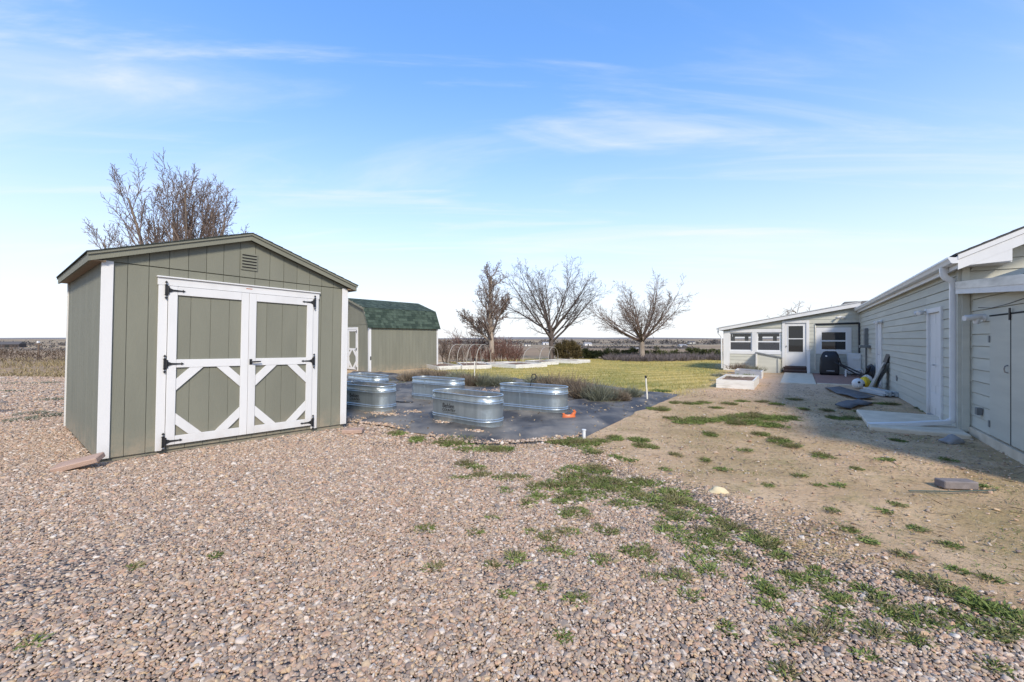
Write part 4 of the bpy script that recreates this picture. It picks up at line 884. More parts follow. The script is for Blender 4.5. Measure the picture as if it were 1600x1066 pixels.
def porch():
    Y = PY
    L0 = hp(1131, 560, 'y', Y).x                     # left corner of the porch
    rz = lambda x: 2.06 + (3.06 - 2.06) * (x - (-5.35)) / 5.35      # top of the porch roof
    und = lambda x: rz(x) - .24
    px = lambda x, y=540: hp(x, y, 'y', Y).x
    pz = lambda x, y: hp(x, y, 'y', Y).z
    H1 = (px(1139.7), px(1175)); H2 = (px(1182.6), px(1220)); wt, wb = pz(1180, 519.5), pz(1180, 548.5)
    wall = MB()
    lowz = 1.80
    # wall panel pieces round the two sunroom openings
    for a, b, z0, z1 in ((L0, H1[0], -.2, lowz), (H1[1], H2[0], -.2, lowz), (H2[1], -.0, -.2, lowz), (H1[0], H1[1], -.2, wb), (H2[0], H2[1], -.2, wb), (H1[0], H1[1], wt, lowz), (H2[0], H2[1], wt, lowz)):
        wall.box(a, b, 0.002, .1, z0, z1)
    wall.prism([(L0, lowz), (0, lowz), (0, und(0) + .1), (L0, und(L0) + .1)], .002, .1)
    w = wall.build('porch_wall', SAGE2, house); w.location = (0, Y, 0)
    D = (px(1222, 530), px(1264.5, 530)); dz = (pz(1243, 572), pz(1243, 501)); W3 = (px(1275), px(1330.5)); w3z = (pz(1302, 553.5), pz(1302, 512))
    trim_top = pz(1180, 514.5); trim_bot = pz(1180, 553.5)
    holes = [(L0, H2[1] + .02, trim_bot, trim_top), (D[0], D[1], -1, dz[1]), (W3[0], W3[1], *w3z)]
    clad(w, -.08, und(-.05), .172, lambda z: max(L0 + .28, (z - 2.06 + .24) / (1.0 / 5.35) - 5.35), lambda z: -.02, holes, 0, 11)
    # sunroom: white posts, header and sill; two double-hung sashes
    T0, T1 = -.046, .0015
    MB().bbox(L0 - .02, L0 + .27, T0, T1, -.1, und(L0) + .02, .004).build('corner_post', WHITE, w)
    MB().bbox(L0 + .272, H2[1] + .02, T0, T1, wt, trim_top, .004).build('header_trim', WHITE, w)
    MB().bbox(L0 + .272, H2[1] + .02, T0, T1, trim_bot, wb, .004).build('sill_trim', WHITE, w)
    MB().bbox(H1[1], H2[0], T0, T1, wb + .001, wt - .001, .004).build('mullion', WHITE, w)
    def sash(par, a, b, z0, z1, frame=.05, glass_top=GLASS, glass_bot=SCREEN, y=.03):
        mid = (z0 + z1) / 2
        f = MB()
        for q in ((a, a + frame, z0, z1), (b - frame, b, z0, z1), (a + frame, b - frame, z0, z0 + frame), (a + frame, b - frame, z1 - frame, z1), (a + frame, b - frame, mid - .03, mid + .03)): f.box(q[0], q[1], y - .02, y + .02, q[2], q[3])
        o = f.build('window', PLASTIC_W, par)
        MB().box(a + frame, b - frame, y - .003, y + .003, mid + .03, z1 - frame).build('pane', glass_top, o)
        MB().box(a + frame, b - frame, y - .003, y + .003, z0 + frame, mid - .03).build('pane', glass_bot, o)
        return o
    sash(w, *H1, wb, wt); sash(w, *H2, wb, wt)
    # back wall of the sunroom with openings to the yard behind, floor and ceiling rafters
    bw = MB(); yb = 3.6
    bw.box(L0, 0, yb, yb + .1, -.2, 1.2); bw.prism([(L0, 1.58), (0, 1.58), (0, und(0)), (L0, und(L0))], yb, yb + .1)
    for k in range(5): x = L0 + (-2.6 - L0) * k / 4; bw.box(x - .09, x + .09, yb, yb + .1, 1.2, 1.58)
    bw.box(-2.5, 0, yb, yb + .1, 1.2, 1.58)
    bw.box(L0, L0 + .1, .1, yb, -.2, .9); bw.box(L0, L0 + .1, .1, yb, 1.72, und(L0))
    for y in (.1, 1.2, 2.3, 3.4): bw.box(L0, L0 + .1, y, y + .12, .9, 1.72)
    bw.box(L0 + .1, 0, .1, yb, -.2, .1)
    bw.box(-2.62, -2.5, .1, yb, .1, 2.4)
    bw.build('sunroom_shell', mat('dim_interior_wall', (.16, .15, .14, 1), (.10, .095, .09, 1)), w)
    for k in range(6): x = L0 + .4 + k * .42; MB().box(x, x + .05, .1, yb, und(x) - .12, und(x) - .01).build('rafter', mat('dark_rafter', (.035, .03, .026, 1)), w)
    # porch roof
    o_ = .22
    rf = MB().prism([(L0 - .22, rz(L0 - .22)), (.0, rz(0)), (.0, rz(0) - .03), (L0 - .22, rz(L0 - .22) - .03)], Y - o_ - .03, Y + 4.0).build('porch_roof', mat('white_membrane', (.66, .66, .65, 1), (.52, .52, .50, 1), scale=2), house)
    MB().prism([(L0 - .2, rz(L0 - .2) - .03), (-.02, rz(-.02) - .03), (-.02, rz(-.02) - .21), (L0 - .2, rz(L0 - .2) - .17)], Y - o_, Y - o_ + .025).build('porch_fascia', WHITE, rf)
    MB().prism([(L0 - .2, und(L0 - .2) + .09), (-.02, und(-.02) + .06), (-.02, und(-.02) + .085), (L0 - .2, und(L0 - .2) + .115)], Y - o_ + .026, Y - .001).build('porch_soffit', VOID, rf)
    MB().prism([(L0 - .2, rz(L0 - .2) - .04), (L0 - .33, rz(L0 - .2) - .03), (L0 - .33, rz(L0 - .2) - .08), (L0 - .29, rz(L0 - .2) - .15), (L0 - .2, rz(L0 - .2) - .16)], Y - o_ + .03, Y + 3.9).build('porch_gutter', PLASTIC_W, rf)
    MB().tube([(L0 - .25, Y - .1, rz(L0) - .2), (L0 - .24, Y - .1, rz(L0) - .32), (L0 - .10, Y - .09, rz(L0) - .5), (L0 - .08, Y - .08, .0)], .035, 8).build('porch_downspout', PLASTIC_W, rf, True)
    c = hp(1318, 477, 'y', Y + 4.5); c1 = hp(1362, 470, 'y', Y + 4.5)
    MB().prism([(c.x, c.z - .5), (c1.x + .1, c.z - .5), (c1.x + .1, c1.z), (c.x + .03, c.z + .16), (c.x, c.z + .02)], Y + 4.3, Y + 6.5).build('upper_roof', MORTAR, house)
    # porch door
    d = MB().bbox(D[0] + .12, D[1] - .12, -.0152, .0015, dz[0], dz[1] - .13, .004).build('porch_door', WHITE, w)
    for a, b, z0, z1 in ((D[0], D[0] + .115, dz[0] - .2, dz[1]), (D[1] - .115, D[1], dz[0] - .2, dz[1]), (D[0] + .116, D[1] - .116, dz[1] - .12, dz[1])): MB().bbox(a, b, -.055, .0015, z0, z1, .004).build('door_casing', WHITE, d)
    g0, g1 = px(1232, 530), px(1254.8, 530); gzb, gzt, gm = pz(1243, 550), pz(1243, 509.5), pz(1243, 529.5)
    MB().box(g0, g1, -.020, -.0155, gm + .02, gzt).build('pane', DGLASS, d); MB().box(g0, g1, -.020, -.0155, gzb, gm - .02).build('pane', DGLASS, d)
    f = MB()
    for q in ((g0 - .03, g0, gzb - .03, gzt + .03), (g1, g1 + .03, gzb - .03, gzt + .03), (g0, g1, gzb - .03, gzb), (g0, g1, gzt, gzt + .03), (g0, g1, gm - .02, gm + .02)): f.box(q[0], q[1], -.028, -.0155, q[2], q[3])
    f.build('pane_frame', PLASTIC_W, d)
    MB().tube([(D[0] + .17, -.016, 1.12), (D[0] + .17, -.06, 1.12)], [.015, .028], 8).build('door_knob', METER, d, True)
    MB().box(D[0] + .01, D[1] - .01, -.03, .0015, -.1, dz[0] - .003).build('door_sill', WOODBR, d)
    # kitchen window with wide white trim
    ww = MB(); tw = .16
    for a, b, z0, z1 in ((W3[0], W3[0] + tw, w3z[0], w3z[1]), (W3[1] - tw, W3[1], w3z[0], w3z[1]), (W3[0] + tw, W3[1] - tw, w3z[1] - tw, w3z[1]), (W3[0] + tw, W3[1] - tw, w3z[0], w3z[0] + tw)): ww.bbox(a, b, -.054, .0015, z0, z1, .004)
    ww.build('window_trim', WHITE, w)
    MB().box(W3[0] + tw, W3[1] - tw, -.004, .0015, w3z[0] + tw, w3z[1] - tw).build('window_backing', VOID, w)
    sash(w, W3[0] + tw, W3[1] - tw, w3z[0] + tw, w3z[1] - tw, .045, DGLASS, DGLASS, -.028 + .0)
    # pipes on the wall
    z = pz(1300, 506.5); xa = px(1274, 507)
    MB().tube([(xa, -.05, z), (-.03, -.05, z + .02)], .04, 8).build('line_set_cover', BLACKP, w, True)
    MB().tube([(-.06, -.06, z + .02), (-.05, -.10, z - .05), (-.05, -.10, .55), (-.12, -.12, .42)], .045, 8).build('line_set_cover', BLACKP, w, True)
    MB().tube([(xa, -.04, z), (xa, -.04, .05)], .025, 8).build('vent_pipe', PVC, w, True)
    return L0, D, dz
L0, DOOR, DZ = porch()

def boxy(name, label, cat, loc, rotz=HA): return thing(name, label, cat, loc, (0, 0, rotz))
def porch_things():
    Y = PY; G = -.09
    # slanted storage box left of the steps
    a, b = hp(1181, 570, 'y', Y - .75).x, hp(1219, 570, 'y', Y - .75).x; zt0, zt1 = hp(1181, 551, 'y', Y - .75).z, hp(1219, 558.5, 'y', Y - .75).z
    c = Vector(((a + b) / 2, Y - .42, G)); w = (b - a) / 2
    t = boxy('storage_box', 'grey-green plywood storage box with a sloping lid left of the porch steps', 'storage box', hw(c))
    h0, h1 = zt0 - G, zt1 - G
    MB().prism([(-w, 0), (w, 0), (w, h1 - .03), (-w, h0 - .03)], -.33, .33).build('body', SAGE2, t)
    MB().prism([(-w - .03, h0 - .028), (w + .06, h1 - .045), (w + .06, h1), (-w - .03, h0 + .015)], -.37, .36).build('lid', METER, t)
    for x in (-w + .03, w - .06): MB().bbox(x - .035, x + .035, -.375, -.331, 0, (h0 if x < 0 else h1) - .06, .004).build('post', WHITE_WORN if x < 0 else SAGE2, t)
    # steps
    xa, xb = DOOR[0] + .06, DOOR[1] - .1
    t = boxy('porch_steps', 'dark brown wooden steps below the white porch door', 'steps', hw(((xa + xb) / 2, Y - .3, G))); w = (xb - xa) / 2
    for k, (y0, y1, z) in enumerate(((-.35, -.02, .14), (-.03, .27, .27))):
        MB().bbox(-w, w, y0, y1, z - .04, z, .005).build('tread', WOODBR, t); MB().box(-w + .02, w - .02, y0 + .03, y0 + .05, 0, z - .041).build('riser', WOODBR, t)
    # white newel post beside the steps
    c = hp(1263.5, 586, 'y', Y - .62); t = boxy('newel_post', 'white wooden post standing beside the porch steps', 'post', hw((c.x, Y - .62, G)))
    h = hp(1263.5, 546.5, 'y', Y - .62).z - G
    MB().bbox(-.055, .055, -.055, .055, 0, h - .05, .006).build('shaft', WHITE, t); MB().bbox(-.08, .08, -.08, .08, h - .0495, h, .01).build('cap', WHITE, t)
    # concrete slab in front of the steps, and the border of the stone bed
    p = [HRI @ (gp(*q) - HC) for q in ((1219, 599), (1275, 600))]
    xa, xb, ya = p[0].x, p[1].x, min(p[0].y, p[1].y)
    o = MB().bbox(xa, xb, ya, Y - .66, -.15, -.055, .012).build('slab_by_steps', CONC, None, False, HC); o.rotation_euler = (0, 0, HA); tag(o, 'grey concrete slab in front of the porch steps', 'concrete slab')
    o = MB().bbox(xb + .02, -.55, ya + .02, ya + .16, -.15, -.03, .01).build('stone_bed_curb', CONC, None, False, HC); o.rotation_euler = (0, 0, HA); tag(o, 'pale concrete curb edging the bed under the barbecue', 'curb')
    bed = MB().box(xb + .02, -.05, ya + .161, Y - .03, -.2, -.075).build('gravel_bed', mat('red_lava_gravel', (.36, .21, .16, 1), (.22, .13, .105, 1), rough=.95, scale=22, bump=1, bscale=30), None, False, HC); bed.rotation_euler = (0, 0, HA); struct(bed)
    # covered barbecue
    yb = Y - .85; xa, xb = hp(1281, 580, 'y', yb).x, hp(1311.5, 580, 'y', yb).x; zt = hp(1296, 549, 'y', yb).z
    t = boxy('covered_barbecue', 'barbecue under a black vinyl cover below the kitchen window', 'barbecue', hw(((xa + xb) / 2, yb + .1, -.075))); w = (xb - xa) / 2; h = zt + .075
    secs = [(.02, w * .98, .32), (.1, w, .33), (.35, w * .97, .315), (.55, w * .95, .31), (h * .70, w * .96, .31), (h * .82, w * .90, .28), (h * .92, w * .78, .22), (h * .98, w * .66, .16), (h, w * .5, .08)]
    rings = []
    for z, hx, hy in secs:
        r = rrect(w * .06 if z > h * .8 else 0, 0, hx, hy, .06 if z < h * .95 else .05, z, 6)
        rings.append([(x + .012 * math.sin(9 * y_ + 7 * z_), y_ + .014 * math.sin(11 * x + 5 * z_), z_) for x, y_, z_ in r])
    MB().loft(rings).build('cover', COVER, t, 'all')
    MB().bbox(-.12, .16, -.352, -.325, .16, .20, .008).build('handle_strip', mat('grey_strap', (.35, .35, .35, 1)), t)
    MB().tube([(-.12, -.27, h * .80), (-.12, -.315, h * .80)], .035, 10).build('emblem', PLASTIC_W, t)
    for sx in (-1, 1):
        MB().tube([(sx * w * .8 - .02, -.2, .06), (sx * w * .8 + .02, -.2, .06)], .06, 10).build('wheel', BLACKP, t)
    # heat pump outdoor unit
    yb = Y - .55; xa, xb = hp(1324, 580, 'y', yb).x, hp(1346, 580, 'y', yb).x; zt = hp(1335, 552.5, 'y', yb).z
    t = boxy('heat_pump', 'white heat pump unit in the corner beside the barbecue', 'heat pump', hw(((xa + xb) / 2, yb + .17, -.075))); w = (xb - xa) / 2; h = zt + .075
    MB().bbox(-w, w, -.17, .17, .06, h, .02).build('casing', PLASTIC_W, t); MB().bbox(-w * .2, w * .75, -.20, -.1705, h * .70, h * .82, .01).build('valve_cover', PLASTIC_W, t)
    for sx in (-1, 1): MB().box(sx * w * .7 - .05, sx * w * .7 + .05, -.18, .18, 0, .058).build('foot', METER, t)
    for k in range(3): MB().box(-w * .1 + .1 * k, -.1 * w + .1 * k + .03, -.175, -.1695, .18, .26).build('screw_plate', METER, t)
    # small white table frame
    yb = Y - 1.35; xa, xb = hp(1321, 592, 'y', yb).x, hp(1348, 592, 'y', yb).x; zt = hp(1335, 585, 'y', yb).z
    t = boxy('white_table_frame', 'low white metal table frame beside the scattered toys', 'table', hw(((xa + xb) / 2, yb, G))); w = (xb - xa) / 2; h = max(.3, zt - G + .02)
    for sx in (-1, 1):
        for y in (-.18, .18): MB().tube([(sx * w, y, 0), (sx * w * .96, y, h * .8), (sx * w * .85, y, h)], .018, 7).build('leg', PLASTIC_W, t, True)
    MB().bbox(-w * .9, w * .9, -.2, .2, h - .015, h + .015, .006).build('top', PLASTIC_W, t)
    # bundle of hoses under the meter
    t = boxy('hose_bundle', 'tangled black hoses heaped below the meter on the house wall', 'hose', hw((-.17, 9.25, G)))
    for k in range(4):
        R_ = .26 + .04 * k; zc = .38; MB().tube([(-.06 + .04 * k + .02 * math.sin(3 * q), R_ * math.cos(q) * 1.25, zc + R_ * .75 * math.sin(q)) for q in np.linspace(0, 6.283, 22)], .028, 6).build('hose_loop', BLACKP, t, True)
    MB().tube([(-.05, -.55, .55), (-.15, -.2, .32), (-.3, .3, .38), (-.75, .45, .62), (-.82, .45, .85)], .028, 6).build('hose_end', BLACKP, t, True)
    MB().tube([(-.05, -.65, .62), (-.12, -.1, .26), (-.35, .35, .30), (-.95, .5, .7)], .03, 6).build('hose_end', BLACKP, t, True)
    MB().bbox(-.25, .12, -.25, .3, 0, .28, .05).build('reel_box', BLACKP, t)
    # two-lamp floodlights and cameras
    def fixture(loc, label, aim, cat='flood light', cam_=False):
        t = boxy('wall_camera' if cam_ else 'flood_light', label, cat, hw(loc)); m = PLASTIC_W
        ax = Vector(aim).normalized()
        MB().tube([Vector((0, 0, 0)) - ax * 0, ax * .035], .055, 12).build('base_plate', m, t, True)
        if cam_:
            p = ax * .05 + Vector((0, -.0, .02)); side = Vector((-.9, -.42, -.10)).normalized()
            MB().tube([p - side * .03, p + side * .20, p + side * .22], [.045, .045, .04], 12).build('barrel', m, t, True); MB().tube([p + Vector((0, 0, -.03)) + side * .05, p + Vector((0, 0, -.1)) + side * .06], [.04, .034], 10).build('sensor', m, t, True)
        else:
            for s in (-1, 1):
                o = Vector((0, 1, 0)) if abs(ax.x) > .5 else Vector((1, 0, 0)); p = ax * .06 + o * s * .075
                d = (ax + o * s * .55 + Vector((0, 0, -.35))).normalized(); MB().tube([ax * .03, p, p + d * .03, p + d * .12, p + d * .125], [.015, .018, .03, .055, .045], 10).build('lamp_head', m, t, True)
    fixture((hp(1313, 495.5, 'y', Y - .02).x, Y - .02, hp(1313, 495.5, 'y', Y - .02).z), 'white twin floodlight on the porch wall above the kitchen window', (0, -1, 0))
    q = hp(1449, 487, 'x', -.02); fixture((-.02, q.y, q.z), 'white twin floodlight left of the nearer wall door', (-1, 0, 0))
    q = hp(1380, 503, 'x', -.02); fixture((-.05, q.y, q.z), 'white twin floodlight above the farther wall door', (-1, 0, 0))
    q = hp(1540, 497, 'x', .115); fixture((.115, q.y, q.z), 'white security camera on the closet wall under the low roof', (-1, 0, 0), 'camera', True)
    # concrete stoop below the nearer door
    o = MB().bbox(-1.21, -.008, -.55, 1.55, -.25, -.022, .015).build('door_stoop', CONC, None, False, HC); o.rotation_euler = (0, 0, HA); tag(o, 'grey concrete stoop below the nearer wall door', 'concrete slab')
porch_things()

def wall_clutter():
    # galvanised channels, panel, bag and strips near the far wall door
    def gpl(px, py, up=0): return gp(px, py, up)
    a, b = gpl(1363, 607, .02), None
    tgt = hp(1387, 568, 'x', -.07); b = hw(tgt)
    t = thing('metal_channel', 'galvanised channel leaning against the house wall', 'metal channel', a); d = b - a
    v = d.normalized(); u = v.cross(Vector((0, 0, 1))).normalized(); n_ = u.cross(v)
    mb = MB(); sec = [(-.09, 0), (.09, 0), (.09, .05), (.08, .05), (.08, .01), (-.08, .01), (-.08, .05), (-.09, .05)]
    mb.loft([[u * p[0] + n_ * p[1] + v * s for p in sec] for s in (0, d.length * .5, d.length)]); mb.build('channel', ZINC, t)
    MB().tube([u * .05 + v * .1 + n_ * .07, u * .05 + v * d.length * .8 + n_ * .07], .02, 6).build('rail', ZINC, t)
    q = hp(1384, 608, 'x', -.3); q1 = hp(1390.5, 611, 'x', -.05)
    t = thing('dark_panel', 'black panel standing against the wall behind the leaning channel', 'panel', hw((-.06, q1.y + .3, -.09)), (0, 0, HA))
    MB().add([(-.30, -.1, 0), (-.30, .5, 0), (.03, .5, 1.1), (.03, -.1, 1.1), (-.27, -.1, -.0), (-.27, .5, -.0), (.055, .5, 1.1), (.055, -.1, 1.1)], [(0, 1, 2, 3), (4, 7, 6, 5), (0, 3, 7, 4), (1, 5, 6, 2), (3, 2, 6, 7), (0, 4, 5, 1)]).build('sheet', BLACKP, t)
    MB().add([(-.42, .0, 0), (-.42, .3, 0), (-.05, .3, .85), (-.05, .0, .85), (-.39, .0, 0), (-.39, .3, 0), (-.02, .3, .85), (-.02, .0, .85)], [(0, 1, 2, 3), (4, 7, 6, 5), (0, 3, 7, 4), (1, 5, 6, 2), (3, 2, 6, 7), (0, 4, 5, 1)]).build('grey_board', mat('grey_board', (.34, .33, .29, 1), (.25, .24, .21, 1)), t)
    # stack of metal lengths on the ground
    p0, p1 = gpl(1356, 613), gpl(1393, 621); t = thing('metal_stack', 'short stack of galvanised lengths lying on the dirt', 'metal stack', (p0 + p1) / 2, (0, 0, math.atan2(p1.y - p0.y, p1.x - p0.x))); L_ = (p1 - p0).length / 2
    for k in range(6): x = rng.uniform(-.03, .03); MB().box(-L_ + x, L_ + x, -.20 + .07 * k, -.145 + .07 * k, .02 + .022 * (k % 2), .085 + .022 * (k % 3)).build('length', ZINC, t)
    for k in range(3): MB().box(-L_ * .96, L_ * .96, -.14 + .1 * k, -.08 + .1 * k, .11, .15).build('length', ZINC, t)
    # ball-like bag, yellow and green pieces, white bucket
    b = gpl(1341, 608); t = thing('white_ball', 'white ball with dark spots lying before the table frame', 'ball', b)
    bm = MB(); n = 16
    def sphere(c, r, name, m, par, sq=(1, 1, 1)):
        rings = [[(c[0] + r * sq[0] * math.sin(f) * math.cos(q), c[1] + r * sq[1] * math.sin(f) * math.sin(q), c[2] - r * sq[2] * math.cos(f)) for q in np.linspace(0, 6.2832, 17)[:-1]] for f in np.linspace(.08, 3.06, 10)]
        return MB().loft(rings).build(name, m, par, 'all')
    sphere((0, 0, .165), .165, 'ball', PLASTIC_W, t)
    for q in ((.05, -.155, .14), (-.08, -.13, .22)): sphere(q, .035, 'spot', BLACKP, t)
    b = gpl(1351, 606); t = thing('plastic_bag', 'crumpled yellow and green plastic bag beside the white ball', 'bag', b)
    def lump(c, r, sq, seed, name, m):
        g = np.random.default_rng(seed).random(6) * 6
        rings = [[(c[0] + sq[0] * r * (1 + .18 * math.sin(3 * q + g[0] + f * 2) + .1 * math.sin(7 * q + g[1] + f * 5)) * math.sin(f) * math.cos(q), c[1] + sq[1] * r * (1 + .18 * math.sin(3 * q + g[2]) + .1 * math.sin(6 * q + f * 4)) * math.sin(f) * math.sin(q), c[2] - sq[2] * r * math.cos(f) * (1 + .12 * math.sin(5 * q + g[3]))) for q in np.linspace(0, 6.2832, 23)[:-1]] for f in np.linspace(.08, 3.06, 12)]
        return MB().loft(rings).build(name, m, t, True)
    lump((0, 0, .17), .17, (.9, .8, 1), 1, 'yellow_part', YELLOW); lump((.14, .05, .12), .13, (.9, .8, .95), 2, 'green_part', GREENP)
    b = gpl(1359, 603); t = thing('white_sack', 'white sack slumped behind the yellow and green bag', 'sack', b); lump((.02, .15, .17), .17, (.85, .9, 1.0), 5, 'sack_body', WHITE_WORN)
    # black rubber strips lying on the dirt
    def strip(pxs, w, name, label, tw=0, up=.03):
        pts = [gpl(*p, up) for p in pxs]; rows_ = []; N_ = len(pts)
        for i, p in enumerate(pts):
            d = (pts[min(i + 1, N_ - 1)] - pts[max(i - 1, 0)]).normalized(); s = Vector((-d.y, d.x, 0)).normalized(); k = w * (.5 + .5 * math.sin(math.pi * (i + .6) / (N_ + .2)))
            rows_.append([p - s * k + Vector((0, 0, .05 * (i % 2))), p + Vector((0, 0, .02)), p + s * k + Vector((0, 0, .06 + tw * i))])
        mb = MB()
        for r in rows_: mb.v += [tuple(v) for v in r]
        m = len(mb.v)
        for r in rows_: mb.v += [tuple(v + Vector((0, 0, -.012))) for r_ in [r] for v in r_]
        for i in range(N_ - 1):
            for j in range(2): a0 = i * 3 + j; mb.f += [(a0, a0 + 1, a0 + 4, a0 + 3), (m + a0, m + a0 + 3, m + a0 + 4, m + a0 + 1)]
            mb.f += [(i * 3, i * 3 + 3, m + i * 3 + 3, m + i * 3), (i * 3 + 2, m + i * 3 + 2, m + i * 3 + 5, i * 3 + 5)]
        tag(mb.build(name, mat('dark_rubber', (.045, .047, .052, 1), (.085, .088, .095, 1), rough=.6, bump=.3), None, 'all'), label, 'rubber strip')
    strip([(1300, 606), (1312, 611), (1326, 615), (1340, 620), (1354, 623)], .28, 'rubber_strip', 'long black rubber strip curled on the dirt before the porch')
    strip([(1316, 637), (1326, 634), (1338, 631), (1348, 631), (1352, 628)], .20, 'rubber_strip', 'crumpled black rubber strip beside the concrete stoop')
wall_clutter()

# white raised beds by the porch
def raised_bed(pts, h, label, m=WHITE_WORN, th=.045, group=None, soil=True):
    """frame of boards through four ground corners"""
    c = sum(pts, Vector()) / 4; t = thing('raised_bed', label, 'raised bed', c, (0, 0, 0), group); q = [p - c for p in pts]
    ins = []
    for i in range(4):
        a, b = q[i], q[(i + 1) % 4]; d = (b - a).normalized(); s = Vector((-d.y, d.x, 0)); 
        if s.dot(-(a + b) / 2) < 0: s = -s
        e0, e1 = (a, b) if i % 2 == 0 else (a + d * th * 1.02, b - d * th * 1.02)
        half = h / 2
        for z0, z1 in ((-.06, half - .002), (half + .002, h)):
            MB().add([e0 + Vector((0, 0, z0)), e1 + Vector((0, 0, z0)), e1 + s * th + Vector((0, 0, z0)), e0 + s * th + Vector((0, 0, z0)), e0 + Vector((0, 0, z1)), e1 + Vector((0, 0, z1)), e1 + s * th + Vector((0, 0, z1)), e0 + s * th + Vector((0, 0, z1))], [(0, 1, 2, 3), (4, 7, 6, 5), (0, 4, 5, 1), (1, 5, 6, 2), (2, 6, 7, 3), (3, 7, 4, 0)]).build('plank', m, t)
    if soil:
        mb = MB(); n = 9
        for i in range(n):
            for j in range(n):
                a = q[0].lerp(q[1], .03 + .94 * i / (n - 1)); b = q[3].lerp(q[2], .03 + .94 * i / (n - 1)); p = a.lerp(b, .03 + .94 * j / (n - 1)); mb.v.append((p.x, p.y, h * .72 + rng.uniform(-.015, .02)))
        for i in range(n - 1):
            for j in range(n - 1): mb.f.append((i * n + j, (i + 1) * n + j, (i + 1) * n + j + 1, i * n + j + 1))
        mb.build('soil', SOIL, t, 'all')
    return t
A, B = gp(1119, 606), gp(1178, 609); e = (B - A); d = Vector((.552, .834, 0)); 
raised_bed([A, B, B + d * 2.3, A + d * 2.3], .27, 'nearer white raised bed with weeds, on the dirt before the porch')
A2, B2 = gp(1148, 588), gp(1190, 592)
raised_bed([A2, B2, B2 + d * 1.2, A2 + d * 1.2], .26, 'farther white raised bed with dry plants, in front of the sunroom windows')

# ------------------------------------------------------------------ vegetable beds and hoops at the back of the lawn
def far_beds():
    spots = [((684, 579), (721, 577), 3.0, 'white raised bed nearest the barn shed, at the back of the lawn'),
             ((722, 577.5), (768, 576), 3.2, 'white raised bed under the left hoops, beside the barn shed bed'),
             ((746, 572), (806, 576), 2.2, 'long white raised bed behind the left hoop frame'),
             ((806, 576), (846, 573), 2.0, 'white raised bed with a green weed at its front corner'),
             ((846, 571), (873, 569.5), 2.0, 'white raised bed under the right hoops'),
             ((852, 567), (902, 568.5), 1.6, 'white raised bed farthest right, beside the brown juniper')]
    for (a, b, dp, lab) in spots:
        A, B = gp(*a), gp(*b); d = (B - A).normalized(); n = Vector((-d.y, d.x, 0))
        if n.y < 0: n = -n
        n = (n + Vector((.25, 0, 0))).normalized()
        raised_bed([A, B, B + n * dp, A + n * dp], .20, lab, WHITE_WORN, .05, 'white raised vegetable beds')
    def hoops(feet, h, label):
        c = gp(*feet[0][0]); t = thing('hoop_frame', label, 'hoop frame', c)
        tops = []
        for (a, b) in feet:
            A, B = gp(*a) - c, gp(*b) - c; mid = (A + B) / 2; pts = []
            for k in range(19):
                q = math.pi * k / 18; p = mid + (A - mid) * math.cos(q) * (1 + .0 * k); p.z = h * (math.sin(q) ** .62) + mid.z; pts.append(p)
            MB().tube(pts, .017, 6).build('hoop', PVCG, t, True); tops.append(pts[9])
            for q in (3,): pass
        MB().tube(tops, .015, 6).build('ridge_pole', PVCG, t, True)
    hoops([((701, 576), (725, 572)), ((714, 576), (736, 571)), ((729, 577), (752, 572)), ((744, 577), (767, 573))], 1.25, 'four grey plastic hoops over the beds by the barn shed')
    hoops([((817, 572), (846, 567)), ((843, 571), (861, 566)), ((857, 570), (872, 567))], 1.05, 'three grey plastic hoops over the beds right of the leaning tree')
far_beds()

# ------------------------------------------------------------------ trees
def rvec(r): 
    while True:
        v = Vector((r.uniform(-1, 1), r.uniform(-1, 1), r.uniform(-1, 1)))
        if .1 < v.length < 1: return v.normalized()
def grow(r, out, p, d, L_, rad, lvl, P, pts_out=None):
    segs = P['segs'][lvl]; pts = [p.copy()]; rs = [rad]; tip = P['tip'][lvl]
    for i in range(segs):
        d = (d + rvec(r) * P['wob'][lvl] + Vector((0, 0, P['up'][lvl]))).normalized(); p = p + d * (L_ / segs); pts.append(p.copy()); rs.append(rad + (rad * tip - rad) * (i + 1) / segs)
    rs = [max(q, P['rmin']) for q in rs]
    out[0 if lvl == 0 else 1].tube(pts, rs, P['sides'][lvl], False)
    if lvl + 1 >= len(P['segs']): return
    n = P['n'][lvl]; n = int(n * L_ / P['ref'][lvl] + r.random()) if P.get('ref') else n
    az = r.uniform(0, 6.28)
    for k in range(n):
        t = P['t0'][lvl] + (1 - P['t0'][lvl]) * ((k + r.random()) / max(n, 1)); t = min(t, .999); f = t * segs; i = int(f); q = pts[i].lerp(pts[i + 1], f - i)
        ax = (pts[i + 1] - pts[i]).normalized(); az += 2.4 + r.uniform(-.5, .5); s = ax.orthogonal().normalized(); s = Matrix.Rotation(az, 3, ax) @ s
        an = math.radians(r.uniform(*P['ang'][lvl])); nd = ax * math.cos(an) + s * math.sin(an)
        nl = L_ * r.uniform(*P['len'][lvl]) * (1 - P['fall'][lvl] * t); nr = (rs[i] + (rs[i + 1] - rs[i]) * (f - i)) * P['rr'][lvl]
        grow(r, out, q, nd, nl, nr, lvl + 1, P)
def tree(label, loc, P, seed, bark, twig, stems, name='bare_tree', size=1.0):
    t = thing(name, label, 'tree', loc); r = random.Random(seed); out = (MB(), MB())
    for (p, d, L_, rad) in stems: grow(r, out, Vector(p), Vector(d).normalized(), L_, rad, 0, P)
    out[0].build('trunk', bark, t, 'all'); out[1].build('branches', twig, t, 'all'); t.scale = (size, size, size)
    print(label[:30], len(out[1].f)); return t
